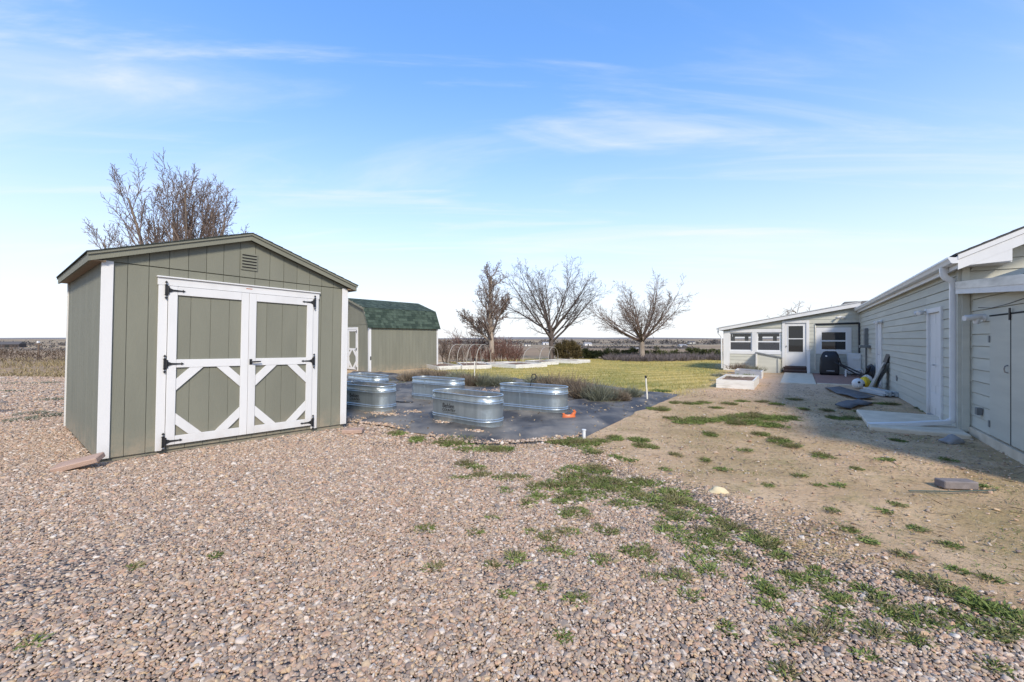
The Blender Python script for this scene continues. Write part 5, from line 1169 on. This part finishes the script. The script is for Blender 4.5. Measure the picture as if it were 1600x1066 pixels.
base = dict(segs=[7, 6, 5, 4, 3], tip=[.45, .3, .3, .4, .5], wob=[.07, .16, .2, .24, .26], up=[.0, .07, .07, .05, .03], sides=[9, 6, 4, 3, 3], n=[9, 9, 7, 6], t0=[.3, .2, .2, .15], ang=[(30, 55), (25, 50), (25, 50), (25, 55)], len=[(.55, .8), (.35, .6), (.35, .6), (.3, .55)], fall=[.3, .35, .4, .4], rr=[.55, .55, .55, .6], rmin=.007)
def P_(**k): d = dict(base); d.update(k); return d
# tall ragged tree left of centre: one leaning pale trunk, dense upright crown
b = gp(768, 568)
tree('tall ragged bare tree with a dense twiggy crown and pale trunk', b, P_(segs=[9, 6, 5, 3, 2], n=[24, 9, 6, 5], t0=[.2, .15, .12, .1], ang=[(25, 60), (25, 55), (25, 60), (30, 70)], len=[(.28, .46), (.35, .6), (.3, .5), (.28, .5)], fall=[.45, .3, .3, .3], up=[.03, .12, .10, .06, .03], wob=[.07, .2, .25, .3, .3], rr=[.42, .5, .5, .6]), 11, BARKL, TWIG,
     [((0, 0, -.1), (.03, 0, 1), 6.7, .22), ((-.02, .02, 1.6), (-.75, .1, .62), 2.9, .12), ((.1, .02, 2.6), (.4, .1, .9), 2.6, .09)], size=.84)
# round-headed tree in the middle: straight dark trunk, fan of long arching limbs
b = gp(862, 563)
tree('round-headed bare tree with dark trunk behind the right hoops', b, P_(segs=[4, 8, 6, 4, 2], n=[14, 11, 6, 5], t0=[.55, .22, .15, .15], ang=[(22, 66), (18, 42), (18, 45), (25, 55)], len=[(1.55, 2.15), (.35, .6), (.32, .55), (.3, .5)], fall=[.0, .45, .4, .3], up=[.0, .035, .02, .0, -.01], wob=[.03, .07, .12, .2, .25], rr=[.52, .5, .55, .6], tip=[.75, .18, .3, .4, .5]), 23, BARKD, BARKD,
     [((0, 0, -.1), (.01, 0, 1), 2.7, .20)], size=.92)
# wide vase-shaped tree on the right
b = gp(1003, 563)
tree('wide spreading bare tree with pale trunk behind the lavender mound', b, P_(segs=[3, 8, 6, 4, 2], n=[22, 10, 6, 5], t0=[.72, .22, .15, .15], ang=[(15, 78), (18, 42), (20, 50), (25, 55)], len=[(1.9, 2.5), (.3, .52), (.32, .55), (.3, .5)], fall=[.0, .45, .4, .3], up=[.0, .045, .03, .0, -.01], wob=[.02, .1, .16, .24, .25], rr=[.36, .5, .55, .6], tip=[.85, .16, .3, .4, .5]), 38, BARKL, TWIG,
     [((0, 0, -.1), (0, 0, 1), 2.1, .24)], size=.86)
# many-stemmed tree behind the near shed
b = gp(258, 578)
st = [((.12 * k - .6, .1 * (k % 3), -.1), (dx, dy, 1), L_, r_) for k, (dx, dy, L_, r_) in enumerate([(-.42, .1, 6.2, .09), (-.36, -.1, 6.9, .11), (-.29, .2, 7.6, .12), (-.23, .1, 8.0, .13), (-.17, .2, 8.4, .14), (-.11, -.1, 8.6, .17), (-.05, .1, 8.5, .13), (.02, .1, 9.4, .17), (.07, -.1, 8.8, .15), (.12, .15, 8.9, .16), (.17, 0, 8.5, .15), (.22, .1, 8.0, .13), (.28, -.1, 7.3, .12), (.36, .1, 6.4, .10)])]
tree('many-stemmed bare tree rising behind the near shed roof', b + Vector((.35, 0, 0)), P_(segs=[9, 6, 4, 3], tip=[.2, .3, .4, .5], n=[13, 9, 6], t0=[.3, .2, .15], ang=[(12, 30), (16, 40), (20, 50)], len=[(.28, .48), (.3, .5), (.3, .5)], fall=[.5, .3, .3], up=[.035, .10, .06, .02], wob=[.06, .12, .2, .25], sides=[8, 5, 3, 3], rr=[.42, .55, .6], rmin=.009), 5, BARK, TWIG, st)
# crown of a tree beyond the porch roof
tree('bare tree whose crooked crown shows above the porch roof', Vector((22.5, 33, -.1)), P_(segs=[5, 6, 5, 3], n=[11, 8, 5], t0=[.5, .3, .2], ang=[(45, 80), (25, 60), (30, 60)], len=[(.7, 1.1), (.35, .55), (.3, .5)], fall=[.1, .3, .3], up=[0, .02, .0, 0], wob=[.05, .25, .3, .3], tip=[.7, .25, .3, .5], sides=[8, 5, 4, 3], rmin=.012), 77, BARK, BARK, [((0, 0, 0), (0, 0, 1), 2.7, .16)])

# leafless reddish shrubs behind the hoops
PS = P_(segs=[5, 4, 3], tip=[.4, .4, .5], n=[8, 6], t0=[.2, .2], ang=[(18, 45), (20, 50)], len=[(.35, .6), (.35, .6)], fall=[.3, .3], up=[.05, .04, .02], wob=[.12, .2, .25], sides=[4, 3, 3], rr=[.6, .6], rmin=.008)
def bare_shrub(px, py, w, h, n, label, seed, tw, dy=0):
    r = random.Random(seed); b = gp(px, py) + Vector((0, dy, 0)); out = (MB(), MB())
    for _ in range(n):
        a = r.uniform(0, 6.28); q = r.random() ** .5 * w * .5; tilt = r.uniform(.0, .45)
        grow(r, out, Vector((math.cos(a) * q * .7, math.sin(a) * q * .5, -.05)), Vector((math.cos(a) * tilt, math.sin(a) * tilt, 1)).normalized(), h * r.uniform(.55, 1.0), .018, 0, PS)
    out[0].v, n0 = out[0].v, len(out[0].v); out[0].add(out[1].v, out[1].f)
    tag(out[0].build('bare_shrub', tw, None, 'all', b), label, 'shrub', 'leafless shrubs behind the vegetable beds')
bare_shrub(700, 571, 2.4, 1.35, 22, 'leafless dark shrub just right of the barn shed', 1, TWIG, 2)
bare_shrub(728, 570, 2.0, 2.1, 13, 'tall thin leafless shrub above the left hoops', 2, TWIGR, 3)
bare_shrub(752, 570, 1.8, 1.15, 15, 'low leafless shrub at the left foot of the ragged tree', 3, TWIGR, 1)
bare_shrub(783, 570, 2.2, 1.7, 20, 'reddish leafless shrub at the right foot of the ragged tree', 4, TWIGR, 2)
bare_shrub(800, 569, 1.6, 1.2, 17, 'low reddish leafless shrub right of the ragged tree', 5, TWIGR, 1)

# evergreens: sprays of small needles through the volume of each bush
def evergreen_mat(name, a, b):
    m = bpy.data.materials.new(name); m.use_nodes = True; nt = m.node_tree; N = nt.nodes; L = nt.links; bs = N['Principled BSDF']; bs.inputs['Roughness'].default_value = .8; bs.inputs['Specular IOR Level'].default_value = .2
    at = N.new('ShaderNodeAttribute'); at.attribute_name = 'tone'; mx = N.new('ShaderNodeMix'); mx.data_type = 'RGBA'; mx.inputs['A'].default_value = a; mx.inputs['B'].default_value = b; L.new(at.outputs['Fac'], mx.inputs['Factor']); L.new(mx.outputs['Result'], bs.inputs['Base Color'])
    return m
def blades(P0, D, Ln, Wd, Bend, Tone, name, m, parent=None, kind=None, loc=None):
    """tapered bent strips: roots, unit directions, lengths, widths, sideways bend (vector), tone"""
    n = len(P0); side = np.cross(D, NR.normal(size=(n, 3))); side /= np.linalg.norm(side, axis=1, keepdims=True) + 1e-9
    hw_ = (Wd / 2)[:, None]; mid = P0 + D * (Ln * .55)[:, None] + Bend * .35; tip = P0 + D * Ln[:, None] + Bend
    V = np.stack([P0 - side * hw_ * .7, P0 + side * hw_ * .7, mid - side * hw_, mid + side * hw_, tip], 1).reshape(-1, 3)
    o = np.arange(n)[:, None] * 5
    me = bpy.data.meshes.new(name); F = np.concatenate([o + [0, 1, 3], o + [0, 3, 2], o + [2, 3, 4]]); 
    me.vertices.add(len(V)); me.vertices.foreach_set('co', V.astype(np.float32).ravel())
    me.loops.add(len(F) * 3); me.loops.foreach_set('vertex_index', F.astype(np.int32).ravel()); me.polygons.add(len(F)); me.polygons.foreach_set('loop_start', np.arange(0, len(F) * 3, 3, dtype=np.int32)); me.update(calc_edges=True); me.validate()
    a = me.attributes.new('tone', 'FLOAT', 'POINT'); a.data.foreach_set('value', np.repeat(np.clip(Tone, 0, 1), 5).astype(np.float32))
    me.materials.append(m); ob = link(name, me, parent, loc)
    if kind: ob['kind'] = kind
    return ob
JUN = evergreen_mat('juniper_needles', (.022, .034, .013, 1), (.085, .090, .032, 1)); JUNB = evergreen_mat('brown_juniper_needles', (.050, .042, .020, 1), (.135, .100, .045, 1))
def juniper(px, py, w, h, n, label, seed, m=JUN, dp=None, dy=0, group='low junipers along the back of the lawn', upright=False):
    global NR
    b = gp(px, py) + Vector((0, dy, 0)); r = np.random.default_rng(seed); dp = dp or w * .7
    t = thing('juniper_bush', label, 'bush', b, (0, 0, 0), group)
    nc = 46; C = np.stack([r.uniform(-1, 1, nc), r.uniform(-1, 1, nc), r.random(nc) ** .7], 1); k = np.hypot(C[:, 0], C[:, 1]); C[:, :2] /= np.maximum(1, k)[:, None]
    top = np.sqrt(np.maximum(.05, 1 - (C[:, 0] ** 2 + C[:, 1] ** 2) * (.55 if upright else .75))) * r.uniform(.75, 1.12, nc)
    C = np.stack([C[:, 0] * w / 2, C[:, 1] * dp / 2, C[:, 2] * top * h * .92], 1)
    i = r.integers(0, nc, n); P0 = C[i] + r.normal(size=(n, 3)) * np.array([w * .05, dp * .05, h * .07]); P0[:, 2] = np.abs(P0[:, 2])
    out = P0 / np.array([w / 2, dp / 2, h]); D = out * .6 + r.normal(size=(n, 3)) * .5 + np.array([0, 0, .55 if upright else .25]); D /= np.linalg.norm(D, axis=1, keepdims=True)
    tone = r.random(n) * .45 + (r.random(nc)[i]) * .55
    blades(P0, D, r.uniform(.08, .2, n) * (1.15 if upright else 1), r.uniform(.03, .06, n), r.normal(size=(n, 3)) * .03, tone, 'foliage', m, t)
    mb = MB()
    for _ in range(5):
        a = r.uniform(0, 6.28); mb.tube([(0, 0, -.05), (math.cos(a) * w * .12, math.sin(a) * dp * .12, h * .3), (math.cos(a) * w * .28, math.sin(a) * dp * .25, h * .65)], [.05, .035, .015], 5)
    mb.build('stem', BARKD, t, 'all')
juniper(887, 563, 1.9, 1.75, 5200, 'brownish upright juniper beside the last raised bed', 3, JUNB, group=None, upright=True)
for i, (px, w, h, lab) in enumerate([(915, 1.4, .75, 'olive juniper just right of the brown juniper'), (942, 2.0, .8, 'wide juniper left of the spreading tree, second from the brown juniper'), (966, 1.6, .7, 'low juniper left of the spreading tree'), (983, 1.5, .8, 'juniper mound next left of the pale trunk'), (1023, 2.1, .85, 'large juniper right of the pale trunk'), (1054, 1.3, .65, 'small juniper right of the lavender mound'), (1083, 1.5, .75, 'juniper second from the porch'), (1106, 2.1, .9, 'dark juniper nearest the porch')]):
    juniper(px, 560.5, w * 1.05, h * 1.05, 2600, lab, 20 + i, dy=0)

# lavender mound under the spreading tree
def tufts(spots, n, h, sp, name, m, wd=.012, kind=None, seed=1, lean=.5, loc=None, flat=0.0):
    r = np.random.default_rng(seed); P0 = []; D = []; Ln = []; T = []
    for (x, y, z, rx, ry, sc) in spots:
        k = max(3, int(n * sc)); a = r.uniform(0, 6.283, k); q = np.sqrt(r.random(k)); px_ = x + np.cos(a) * q * rx; py_ = y + np.sin(a) * q * ry
        P0.append(np.stack([px_, py_, np.full(k, z)], 1)); d = np.stack([np.cos(a) * q * lean + r.normal(size=k) * .28, np.sin(a) * q * lean + r.normal(size=k) * .28, np.ones(k) * (1 - flat)], 1)
        D.append(d / np.linalg.norm(d, axis=1, keepdims=True)); Ln.append(h * sc ** .5 * r.uniform(.55, 1.15, k) * (1.08 - .45 * q)); T.append(np.clip(r.random() * .5 + r.random(k) * .5, 0, 1))
    P0 = np.concatenate(P0); D = np.concatenate(D); Ln = np.concatenate(Ln); T = np.concatenate(T); k = len(P0)
    bend = np.stack([r.normal(size=k), r.normal(size=k), -r.random(k) * .5], 1) * (Ln * sp)[:, None]
    return blades(P0, D, Ln, np.full(k, wd) * r.uniform(.6, 1.3, k), bend, T, name, m, None, kind, loc)
LAV = evergreen_mat('dormant_lavender', (.085, .070, .072, 1), (.205, .175, .170, 1))
r_ = np.random.default_rng(4); sp = []
for k in range(240):
    px = r_.uniform(947, 1078); py = 565.5 - 6 * r_.random() - abs(px - 1012) * .018; p = gp(px, py); sp.append((p.x, p.y, p.z, .24, .24, 1.0))
for k in range(36):
    p = gp(r_.uniform(1082, 1128), r_.uniform(560.5, 563.5)); sp.append((p.x, p.y, p.z, .25, .25, 1.0))
o = tufts(sp, 60, .62, .12, 'lavender_bed', LAV, .022, 'stuff', 5, .9)

# dry perennial shrubs along the far edge of the fabric
DRY = evergreen_mat('dry_stems', (.110, .082, .060, 1), (.275, .225, .165, 1)); DRYG = evergreen_mat('grey_green_stems', (.105, .115, .080, 1), (.235, .240, .180, 1))
shr = [(640, 596, .9, .45, DRY, 'low brown dry clump just behind the middle tank'), (664, 592, .9, .5, DRY, 'brown dry clump at the foot of the barn shed wall'), (690, 594, 1.0, .5, DRY, 'brown dry clump at the right end of the barn shed'), (716, 598, .9, .5, DRYG, 'grey dry shrub left of the black-capped post'), (735, 604, .8, .5, DRY, 'dark dry shrub at the foot of the black-capped post'), (757, 604, .85, .5, DRYG, 'grey dry shrub just right of the black-capped post'), (784, 604, .8, .45, DRYG, 'grey dry shrub left of the tank with the hose'),
       (840, 608, .9, .55, DRYG, 'tall dry shrub behind the hose in the tank'), (864, 611, 1.0, .6, DRY, 'tall brown dry shrub behind the right tank'), (893, 617, 1.05, .62, DRY, 'bushy brown dry shrub touching the right tank'), (917, 624, 1.0, .55, DRY, 'dark brown dry shrub right of the right tank'), (938, 627, 1.0, .52, DRYG, 'grey dry shrub in the middle of the row right of the tanks'), (961, 627, .75, .36, DRY, 'low brown dry shrub near the end of the row'), (986, 621, .5, .32, DRYG, 'small grey-green shrub left of the lawn post')]
for i, (px, py, w, h, m, lab) in enumerate(shr):
    b = gp(px, py); o = tufts([(0, 0, 0, w * .30, w * .26, 1.0)] + [(math.cos(a) * w * .2, math.sin(a) * w * .18, 0, w * .2, w * .2, .5) for a in np.linspace(0, 6, 5)], 620, h * 1.2, .16, 'dry_shrub', m, .012, None, 100 + i, .95, b + Vector((0, 0, .0)))
    tag(o, lab, 'shrub', 'dry shrubs along the fabric')

# ------------------------------------------------------------------ weeds, grass
WEED = evergreen_mat('weed_leaves', (.065, .095, .024, 1), (.19, .235, .066, 1)); GRS = evergreen_mat('lawn_blades', (.15, .16, .035, 1), (.53, .42, .16, 1)); STRAW = evergreen_mat('straw_blades', (.24, .17, .085, 1), (.50, .39, .21, 1))
WL = [(715, 690, 26), (745, 672, 12), (760, 703, 22), (700, 694, 18), (783, 706, 18), (725, 704, 12), (885, 692, 22), (908, 696, 26), (868, 690, 10), (940, 690, 10), (960, 686, 12), (998, 690, 14), (1004, 697, 12), (980, 720, 10), (945, 741, 10),
      (735, 726, 20), (752, 735, 14), (738, 745, 12), (785, 748, 14), (715, 748, 8), (760, 745, 10), (788, 768, 10), (900, 740, 26), (922, 735, 20), (885, 752, 22), (870, 763, 24), (850, 765, 22), (890, 770, 20), (920, 760, 24), (945, 755, 22), (960, 765, 20), (838, 780, 16), (825, 790, 12), (870, 782, 18), (905, 785, 12), (935, 775, 14), (985, 757, 20), (1010, 760, 22), (1035, 770, 22), (1055, 770, 18), (1000, 780, 26), (1030, 790, 26), (1060, 785, 24), (1085, 790, 18), (1040, 805, 24), (1070, 812, 20), (1100, 800, 14), (1130, 815, 12),
      (665, 830, 12), (745, 832, 10), (770, 811, 6), (830, 833, 8), (858, 842, 14), (888, 836, 16), (910, 806, 14), (885, 808, 10), (940, 828, 10), (862, 865, 12), (888, 868, 10), (808, 876, 18), (676, 890, 10), (770, 888, 7), (937, 878, 14), (905, 940, 16), (846, 920, 7), (790, 932, 7), (880, 1002, 10), (960, 835, 10), (985, 868, 14), (1012, 874, 14), (1003, 858, 12), (1050, 835, 22), (1075, 845, 22), (1100, 835, 16), (1090, 862, 14), (1020, 905, 12), (1060, 905, 16), (1095, 885, 28), (1075, 930, 14), (1140, 870, 14), (1165, 885, 12), (1195, 855, 22), (1180, 840, 14), (1215, 870, 12), (1185, 920, 18), (1200, 950, 16), (1130, 985, 12), (1150, 830, 18), (1125, 850, 14), (1240, 905, 16), (1260, 903, 14), (1290, 908, 18), (1225, 1000, 18), (1265, 990, 22), (1305, 965, 18), (1350, 988, 22), (1365, 935, 24), (1380, 950, 16), (1420, 905, 14), (1445, 975, 20), (1430, 1000, 12), (1475, 920, 24), (1500, 940, 26), (1530, 950, 26), (1560, 962, 26), (1590, 970, 26), (1530, 985, 16), (1355, 1030, 14), (1230, 1055, 16), (1540, 905, 12), (1555, 1045, 14), (1490, 890, 10), (1410, 870, 8), (50, 1008, 10), (338, 870, 4), (210, 888, 4),
      (1075, 660, 18), (1100, 658, 20), (1130, 655, 18), (1160, 652, 22), (1185, 652, 26), (1210, 655, 26), (1235, 655, 18), (1180, 662, 20), (1205, 666, 18), (1150, 662, 14), (1050, 655, 10), (1215, 690, 14), (1235, 697, 12), (1285, 715, 14), (1190, 680, 10), (1110, 680, 10), (1165, 705, 8), (1240, 625, 8), (1190, 628, 8), (1215, 632, 8), (1140, 632, 10), (1160, 628, 8), (1120, 638, 8), (1080, 632, 12), (1100, 630, 8), (1055, 630, 10), (1030, 640, 14), (1290, 642, 8), (1255, 640, 8), (1310, 655, 14), (1335, 655, 12), (1345, 645, 8), (1385, 632, 14), (1440, 640, 8), (1450, 645, 6), (1340, 735, 8), (1385, 720, 10), (1310, 760, 8), (1250, 745, 8), (1300, 800, 8), (1200, 760, 6), (1405, 690, 8), (1480, 720, 8), (1500, 758, 14), (1535, 762, 10), (1400, 790, 8), (1440, 830, 10), (1350, 845, 12), (1380, 800, 8), (1480, 850, 10), (1280, 760, 6), (1330, 830, 10), (1020, 700, 8), (1060, 712, 8), (1100, 720, 8), (1040, 735, 6), (1130, 735, 8), (935, 628, 26), (955, 630, 22), (915, 625, 14), (960, 638, 12), (850, 660, 5), (1000, 617, 16), (1030, 612, 14), (620, 678, 14), (650, 688, 14), (590, 592, 14), (605, 596, 18), (635, 600, 14)]
r_ = np.random.default_rng(12); _b = [(840, 745), (940, 765), (1040, 800), (1150, 855), (1270, 920), (1420, 955), (1620, 985)]
for k in range(55):   # more of the same along the ragged edge where gravel meets dirt
    i = r_.integers(0, 6); f_ = r_.random(); WL.append((_b[i][0] + (_b[i + 1][0] - _b[i][0]) * f_ + r_.normal() * 45, _b[i][1] + (_b[i + 1][1] - _b[i][1]) * f_ + r_.normal() * 26, r_.uniform(5, 16)))
sp = []; dry = []
for px, py, s in WL:
    p = gp(px, py); w = s * .9 / FPX * p.y
    for k in range(10 if py < 705 else 5):
        a, q = r_.uniform(0, 6.28), w * r_.random() ** .5
        sp.append((p.x + math.cos(a) * q, p.y + math.sin(a) * q * 1.1, p.z + .010, w * .36 + .03, w * .34 + .03, float(np.clip(w / .10, .35, 2.2))))
    for _ in range(3): dry.append((p.x + r_.normal() * w, p.y + r_.normal() * w, p.z, w * .6 + .03, w * .5 + .03, .6))
q_ = np.random.default_rng(77); pick = q_.integers(0, 10, len(sp))
tufts([a for a, k in zip(sp, pick) if k < 5], 58, .056, .6, 'weeds', WEED, .0075, 'stuff', 6, 1.5, None, .25)
tufts([a for a, k in zip(sp, pick) if 5 <= k < 8], 46, .045, .5, 'broadleaf_weeds', evergreen_mat('broad_leaves', (.080, .110, .030, 1), (.23, .27, .09, 1)), .014, 'stuff', 61, 2.2, None, .55)
tufts([a for a, k in zip(sp, pick) if k >= 8], 70, .075, .5, 'olive_weeds', evergreen_mat('olive_blades', (.085, .080, .035, 1), (.26, .23, .11, 1)), .006, 'stuff', 62, 1.2, None, .1)
# thin weeds and dead blades over the bare dirt
def scatter(n, seed, s, lim, x0=.3, x1=9.5, y0=2.4, y1=15):
    q = np.random.default_rng(seed); x = q.uniform(x0, x1, n); y = y0 + (y1 - y0) * q.random(n) ** 1.35
    k = (sdist(x, y, GRAVEL_POLY) < .1) & (sdist(x, y, FABRIC_POLY) < -.1) & (sdist(x, y, LAWN_POLY) < .2) & (vnoise(x, y, s, seed) + .3 * vnoise(x, y, .3, seed + 1) > lim) & (np.abs(x) < 1.25 * y + 1)
    wl = HRI @ Vector((0, 0, 0)); hx = (x - HC.x) * HR[0][0] + (y - HC.y) * HR[1][0]; k &= hx < -.1
    return [(float(a), float(b), float(gz(a, b)), .11, .11, .5) for a, b in zip(x[k], y[k])]
dry += scatter(3200, 51, 1.1, .55)
for px, py, w in [(1245, 858, .25), (1265, 870, .2), (1225, 848, .2), (975, 768, .07), (650, 665, .3), (610, 672, .4), (690, 690, .2), (830, 700, .25), (780, 706, .2), (860, 700, .2), (765, 622, .3), (655, 606, .3)]:
    p = gp(px, py)
    for k in range(6): dry.append((p.x + r_.normal() * w * .6, p.y + r_.normal() * w * .4, p.z + .005, w * .5, w * .4, 1.0))
tufts(dry, 22, .055, .7, 'dead_grass', STRAW, .005, 'stuff', 8, 1.6, None, .45)
sp = scatter(3000, 152, .8, .72)
tufts(sp, 22, .034, .6, 'sparse_grass', WEED, .005, 'stuff', 9, 1.6, None, .3)
def lawn():
    n = 60000; x = NR.uniform(-5, 15, n); y = 11 + 23 * NR.random(n) ** 1.5; d = sdist(x, y, LAWN_POLY); k = d + NR.normal(size=n) * .25 > .05; x, y = x[k], y[k]; n = len(x)
    D = np.stack([NR.normal(size=n) * .35, NR.normal(size=n) * .35, np.ones(n)], 1); D /= np.linalg.norm(D, axis=1, keepdims=True)
    tone = np.clip(.55 + .9 * (vnoise(x, y, 1.4, 61) - .5) + .5 * (vnoise(x, y * .5, 4, 62) - .5) + NR.normal(size=n) * .22, 0, 1)
    blades(np.stack([x, y, gz(x, y) - .005], 1), D, NR.uniform(.03, .075, n), np.full(n, .016), NR.normal(size=(n, 3)) * .012, tone, 'lawn_grass', GRS, None, 'stuff')
lawn()
# rough grass and brush left of the near shed
def brush():
    n = 16000; x = NR.uniform(-34, -9, n); y = 16.5 + 16 * NR.random(n) ** 1.6; k = NR.random(n) < vnoise(x, y, 2.2, 71) ** 1.5 * 1.6; x, y = x[k], y[k]; n = len(x)
    D = np.stack([NR.normal(size=n) * .4, NR.normal(size=n) * .4, np.ones(n)], 1); D /= np.linalg.norm(D, axis=1, keepdims=True)
    h = np.where(y > 22, .30, .12) * NR.uniform(.5, 1.3, n) * (.4 + vnoise(x, y, 3, 72))
    blades(np.stack([x, y, gz(x, y) - .01], 1), D, h, np.full(n, .03), NR.normal(size=(n, 3)) * .05, NR.random(n), 'rough_grass', evergreen_mat('pasture_blades', (.15, .12, .06, 1), (.33, .26, .15, 1)), None, 'stuff')
    n = 9000; cx = NR.uniform(-60, -14, 120); cy = NR.uniform(26, 44, 120); i = NR.integers(0, 120, n); x = cx[i] + NR.normal(size=n) * .8; y = cy[i] + NR.normal(size=n) * .5
    D = NR.normal(size=(n, 3)) * .5 + np.array([0, 0, .8]); D /= np.linalg.norm(D, axis=1, keepdims=True)
    blades(np.stack([x, y, NR.random(n) * .5 - .05], 1), D, NR.uniform(.1, .35, n), np.full(n, .04), NR.normal(size=(n, 3)) * .05, NR.random(n), 'brush', evergreen_mat('brush_twigs', (.055, .040, .030, 1), (.14, .10, .07, 1)), None, 'stuff')
    sp_ = [(*g2(px, py), 0, w, .25, 1.0) for px, py, w in [(20, 600, 1.0), (72, 599, .4), (95, 625, .5), (55, 647, .35), (35, 657, .3), (12, 612, .6), (85, 650, .3)] for _ in range(2)]
    tufts(sp_, 110, .07, .4, 'gravel_weeds', DRYG, .02, 'stuff', 13, 1.2)
brush()

# ------------------------------------------------------------------ things far off
def far_things():
    p = gp(60, 562); t = thing('fence_post', 'tall weathered post with a crosspiece standing in the pasture', 'post', p); h = 26 / FPX * p.y
    MB().tube([(0, 0, -.1), (.02, 0, h)], [.07, .055], 8).build('shaft', WOOD_POST, t, True); MB().box(-.22, .22, -.04, .04, h - .16, h - .06).build('crosspiece', WOOD_POST, t); MB().box(-.06, .06, -.06, .06, h, h + .14).build('cap', PLASTIC_W, t)
    def farm(px, Y, w, h, label, m, roofc):
        x = (px - 800) / FPX * Y; t = thing('far_building', label, 'building', (x, Y, float(gz_far(x, Y))), (0, 0, .3)); d = w * .6
        MB().box(-w / 2, w / 2, -d / 2, d / 2, -.5, h).build('walls', m, t)
        MB().prism([(-d / 2 - .3, h), (d / 2 + .3, h), (0, h + d * .3)], -w / 2 - .3, w / 2 + .3, 'x').build('roof', roofc, t)
        MB().box(-w * .15, w * .05, -d / 2 - .05, -d / 2, 0, h * .8).build('door', VOID, t)
        for k in (.2, .35): MB().box(w * k, w * k + w * .08, -d / 2 - .05, -d / 2, h * .4, h * .75).build('window', VOID, t)
    gr = mat('grey_metal_roof', (.30, .30, .31, 1)); dk = mat('dark_roof', (.10, .09, .085, 1))
    farm(19, 420, 16, 3.2, 'small dark building far off in the pasture, left of the near shed', mat('barn_brown', (.06, .045, .04, 1)), dk)
    farm(852, 640, 9, 2.4, 'tiny white building far off behind the round-headed tree', WHITE, gr); farm(824, 520, 7, 2.0, 'tiny pale building far off left of the round-headed tree', WHITE_WORN, dk)
    farm(918, 560, 10, 2.2, 'tiny white building far off right of the brown juniper', WHITE, gr); farm(992, 300, 5, 1.6, 'tiny white building far off just left of the pale trunk', WHITE, gr)
    farm(1066, 430, 8, 1.9, 'tiny white building far off right of the pale trunk', WHITE_WORN, gr); farm(1080, 700, 12, 2.8, 'pale far building near the skyline right of the spreading tree', WHITE_WORN, dk)
    # distant tree belts that read as one mass
    n = 9000; c = np.concatenate([np.stack([NR.uniform(.15, .42, 160), NR.uniform(260, 420, 160)], 1), np.stack([NR.uniform(-.2, .5, 120), NR.uniform(600, 1000, 120)], 1), np.stack([NR.uniform(-1.25, -1.0, 40), NR.uniform(300, 700, 40)], 1)])
    i = NR.integers(0, len(c), n); Y = c[i, 1]; x = c[i, 0] * Y + NR.normal(size=n) * Y * .006; y = Y + NR.normal(size=n) * 4; z = np.abs(NR.normal(size=n)) * Y * .0025
    D = NR.normal(size=(n, 3)); D /= np.linalg.norm(D, axis=1, keepdims=True)
    z = z + gz_far(x, y); blades(np.stack([x, y, z], 1), D, Y * .004, Y * .0022, NR.normal(size=(n, 3)) * .1, NR.random(n), 'distant_trees', evergreen_mat('distant_foliage', (.060, .058, .055, 1), (.135, .12, .115, 1)), None, 'stuff')
far_things()

for seed, (p, n_, m_, h_) in enumerate([((1135, 597), 8, DRYG, .22), ((1172, 598), 6, WEED, .20), ((1150, 600), 6, DRY, .16), ((1160, 584), 12, DRY, .5), ((1185, 586), 9, DRYG, .4), ((1172, 585), 10, DRY, .45)]):
    q = gp(*p); spots = [(q.x + rng.uniform(-.3, .3), q.y + .3 + rng.uniform(-.3, .3), q.z + .17, .1, .1, .7) for _ in range(n_)]
    o = tufts(spots, 40, h_, .3, 'bed_plants', m_, .014, 'stuff', 300 + seed, .9)

# wind-blown litter: dead leaves and scraps on the fabric, twigs and crumbs on the dirt
def litter():
    q = np.random.default_rng(91); x = q.uniform(-5, 4.5, 5200); y = q.uniform(6.4, 14.5, 5200); k = (sdist(x, y, FABRIC_POLY) > 0) & (vnoise(x, y, .6, 93) ** 2 + .08 > q.random(5200)); x, y = x[k], y[k]; n = len(x)
    D = np.stack([q.normal(size=n), q.normal(size=n), q.random(n) * .35], 1); D /= np.linalg.norm(D, axis=1, keepdims=True)
    blades(np.stack([x, y, gz(x, y) + .05], 1), D, q.uniform(.02, .06, n), q.uniform(.008, .025, n), q.normal(size=(n, 3)) * .008, q.random(n), 'leaf_litter', evergreen_mat('dead_leaves', (.10, .07, .045, 1), (.46, .36, .24, 1)), None, 'stuff')
    sp_ = scatter(2600, 95, .7, .35); x = np.array([a[0] for a in sp_]); y = np.array([a[1] for a in sp_]); n = len(x)
    D = np.stack([q.normal(size=n), q.normal(size=n), q.random(n) * .15], 1); D /= np.linalg.norm(D, axis=1, keepdims=True)
    blades(np.stack([x, y, gz(x, y) + .012], 1), D, q.uniform(.03, .13, n), q.uniform(.004, .011, n), q.normal(size=(n, 3)) * .01, q.random(n), 'twig_litter', evergreen_mat('dead_twigs', (.085, .06, .04, 1), (.40, .30, .18, 1)), None, 'stuff')
litter()
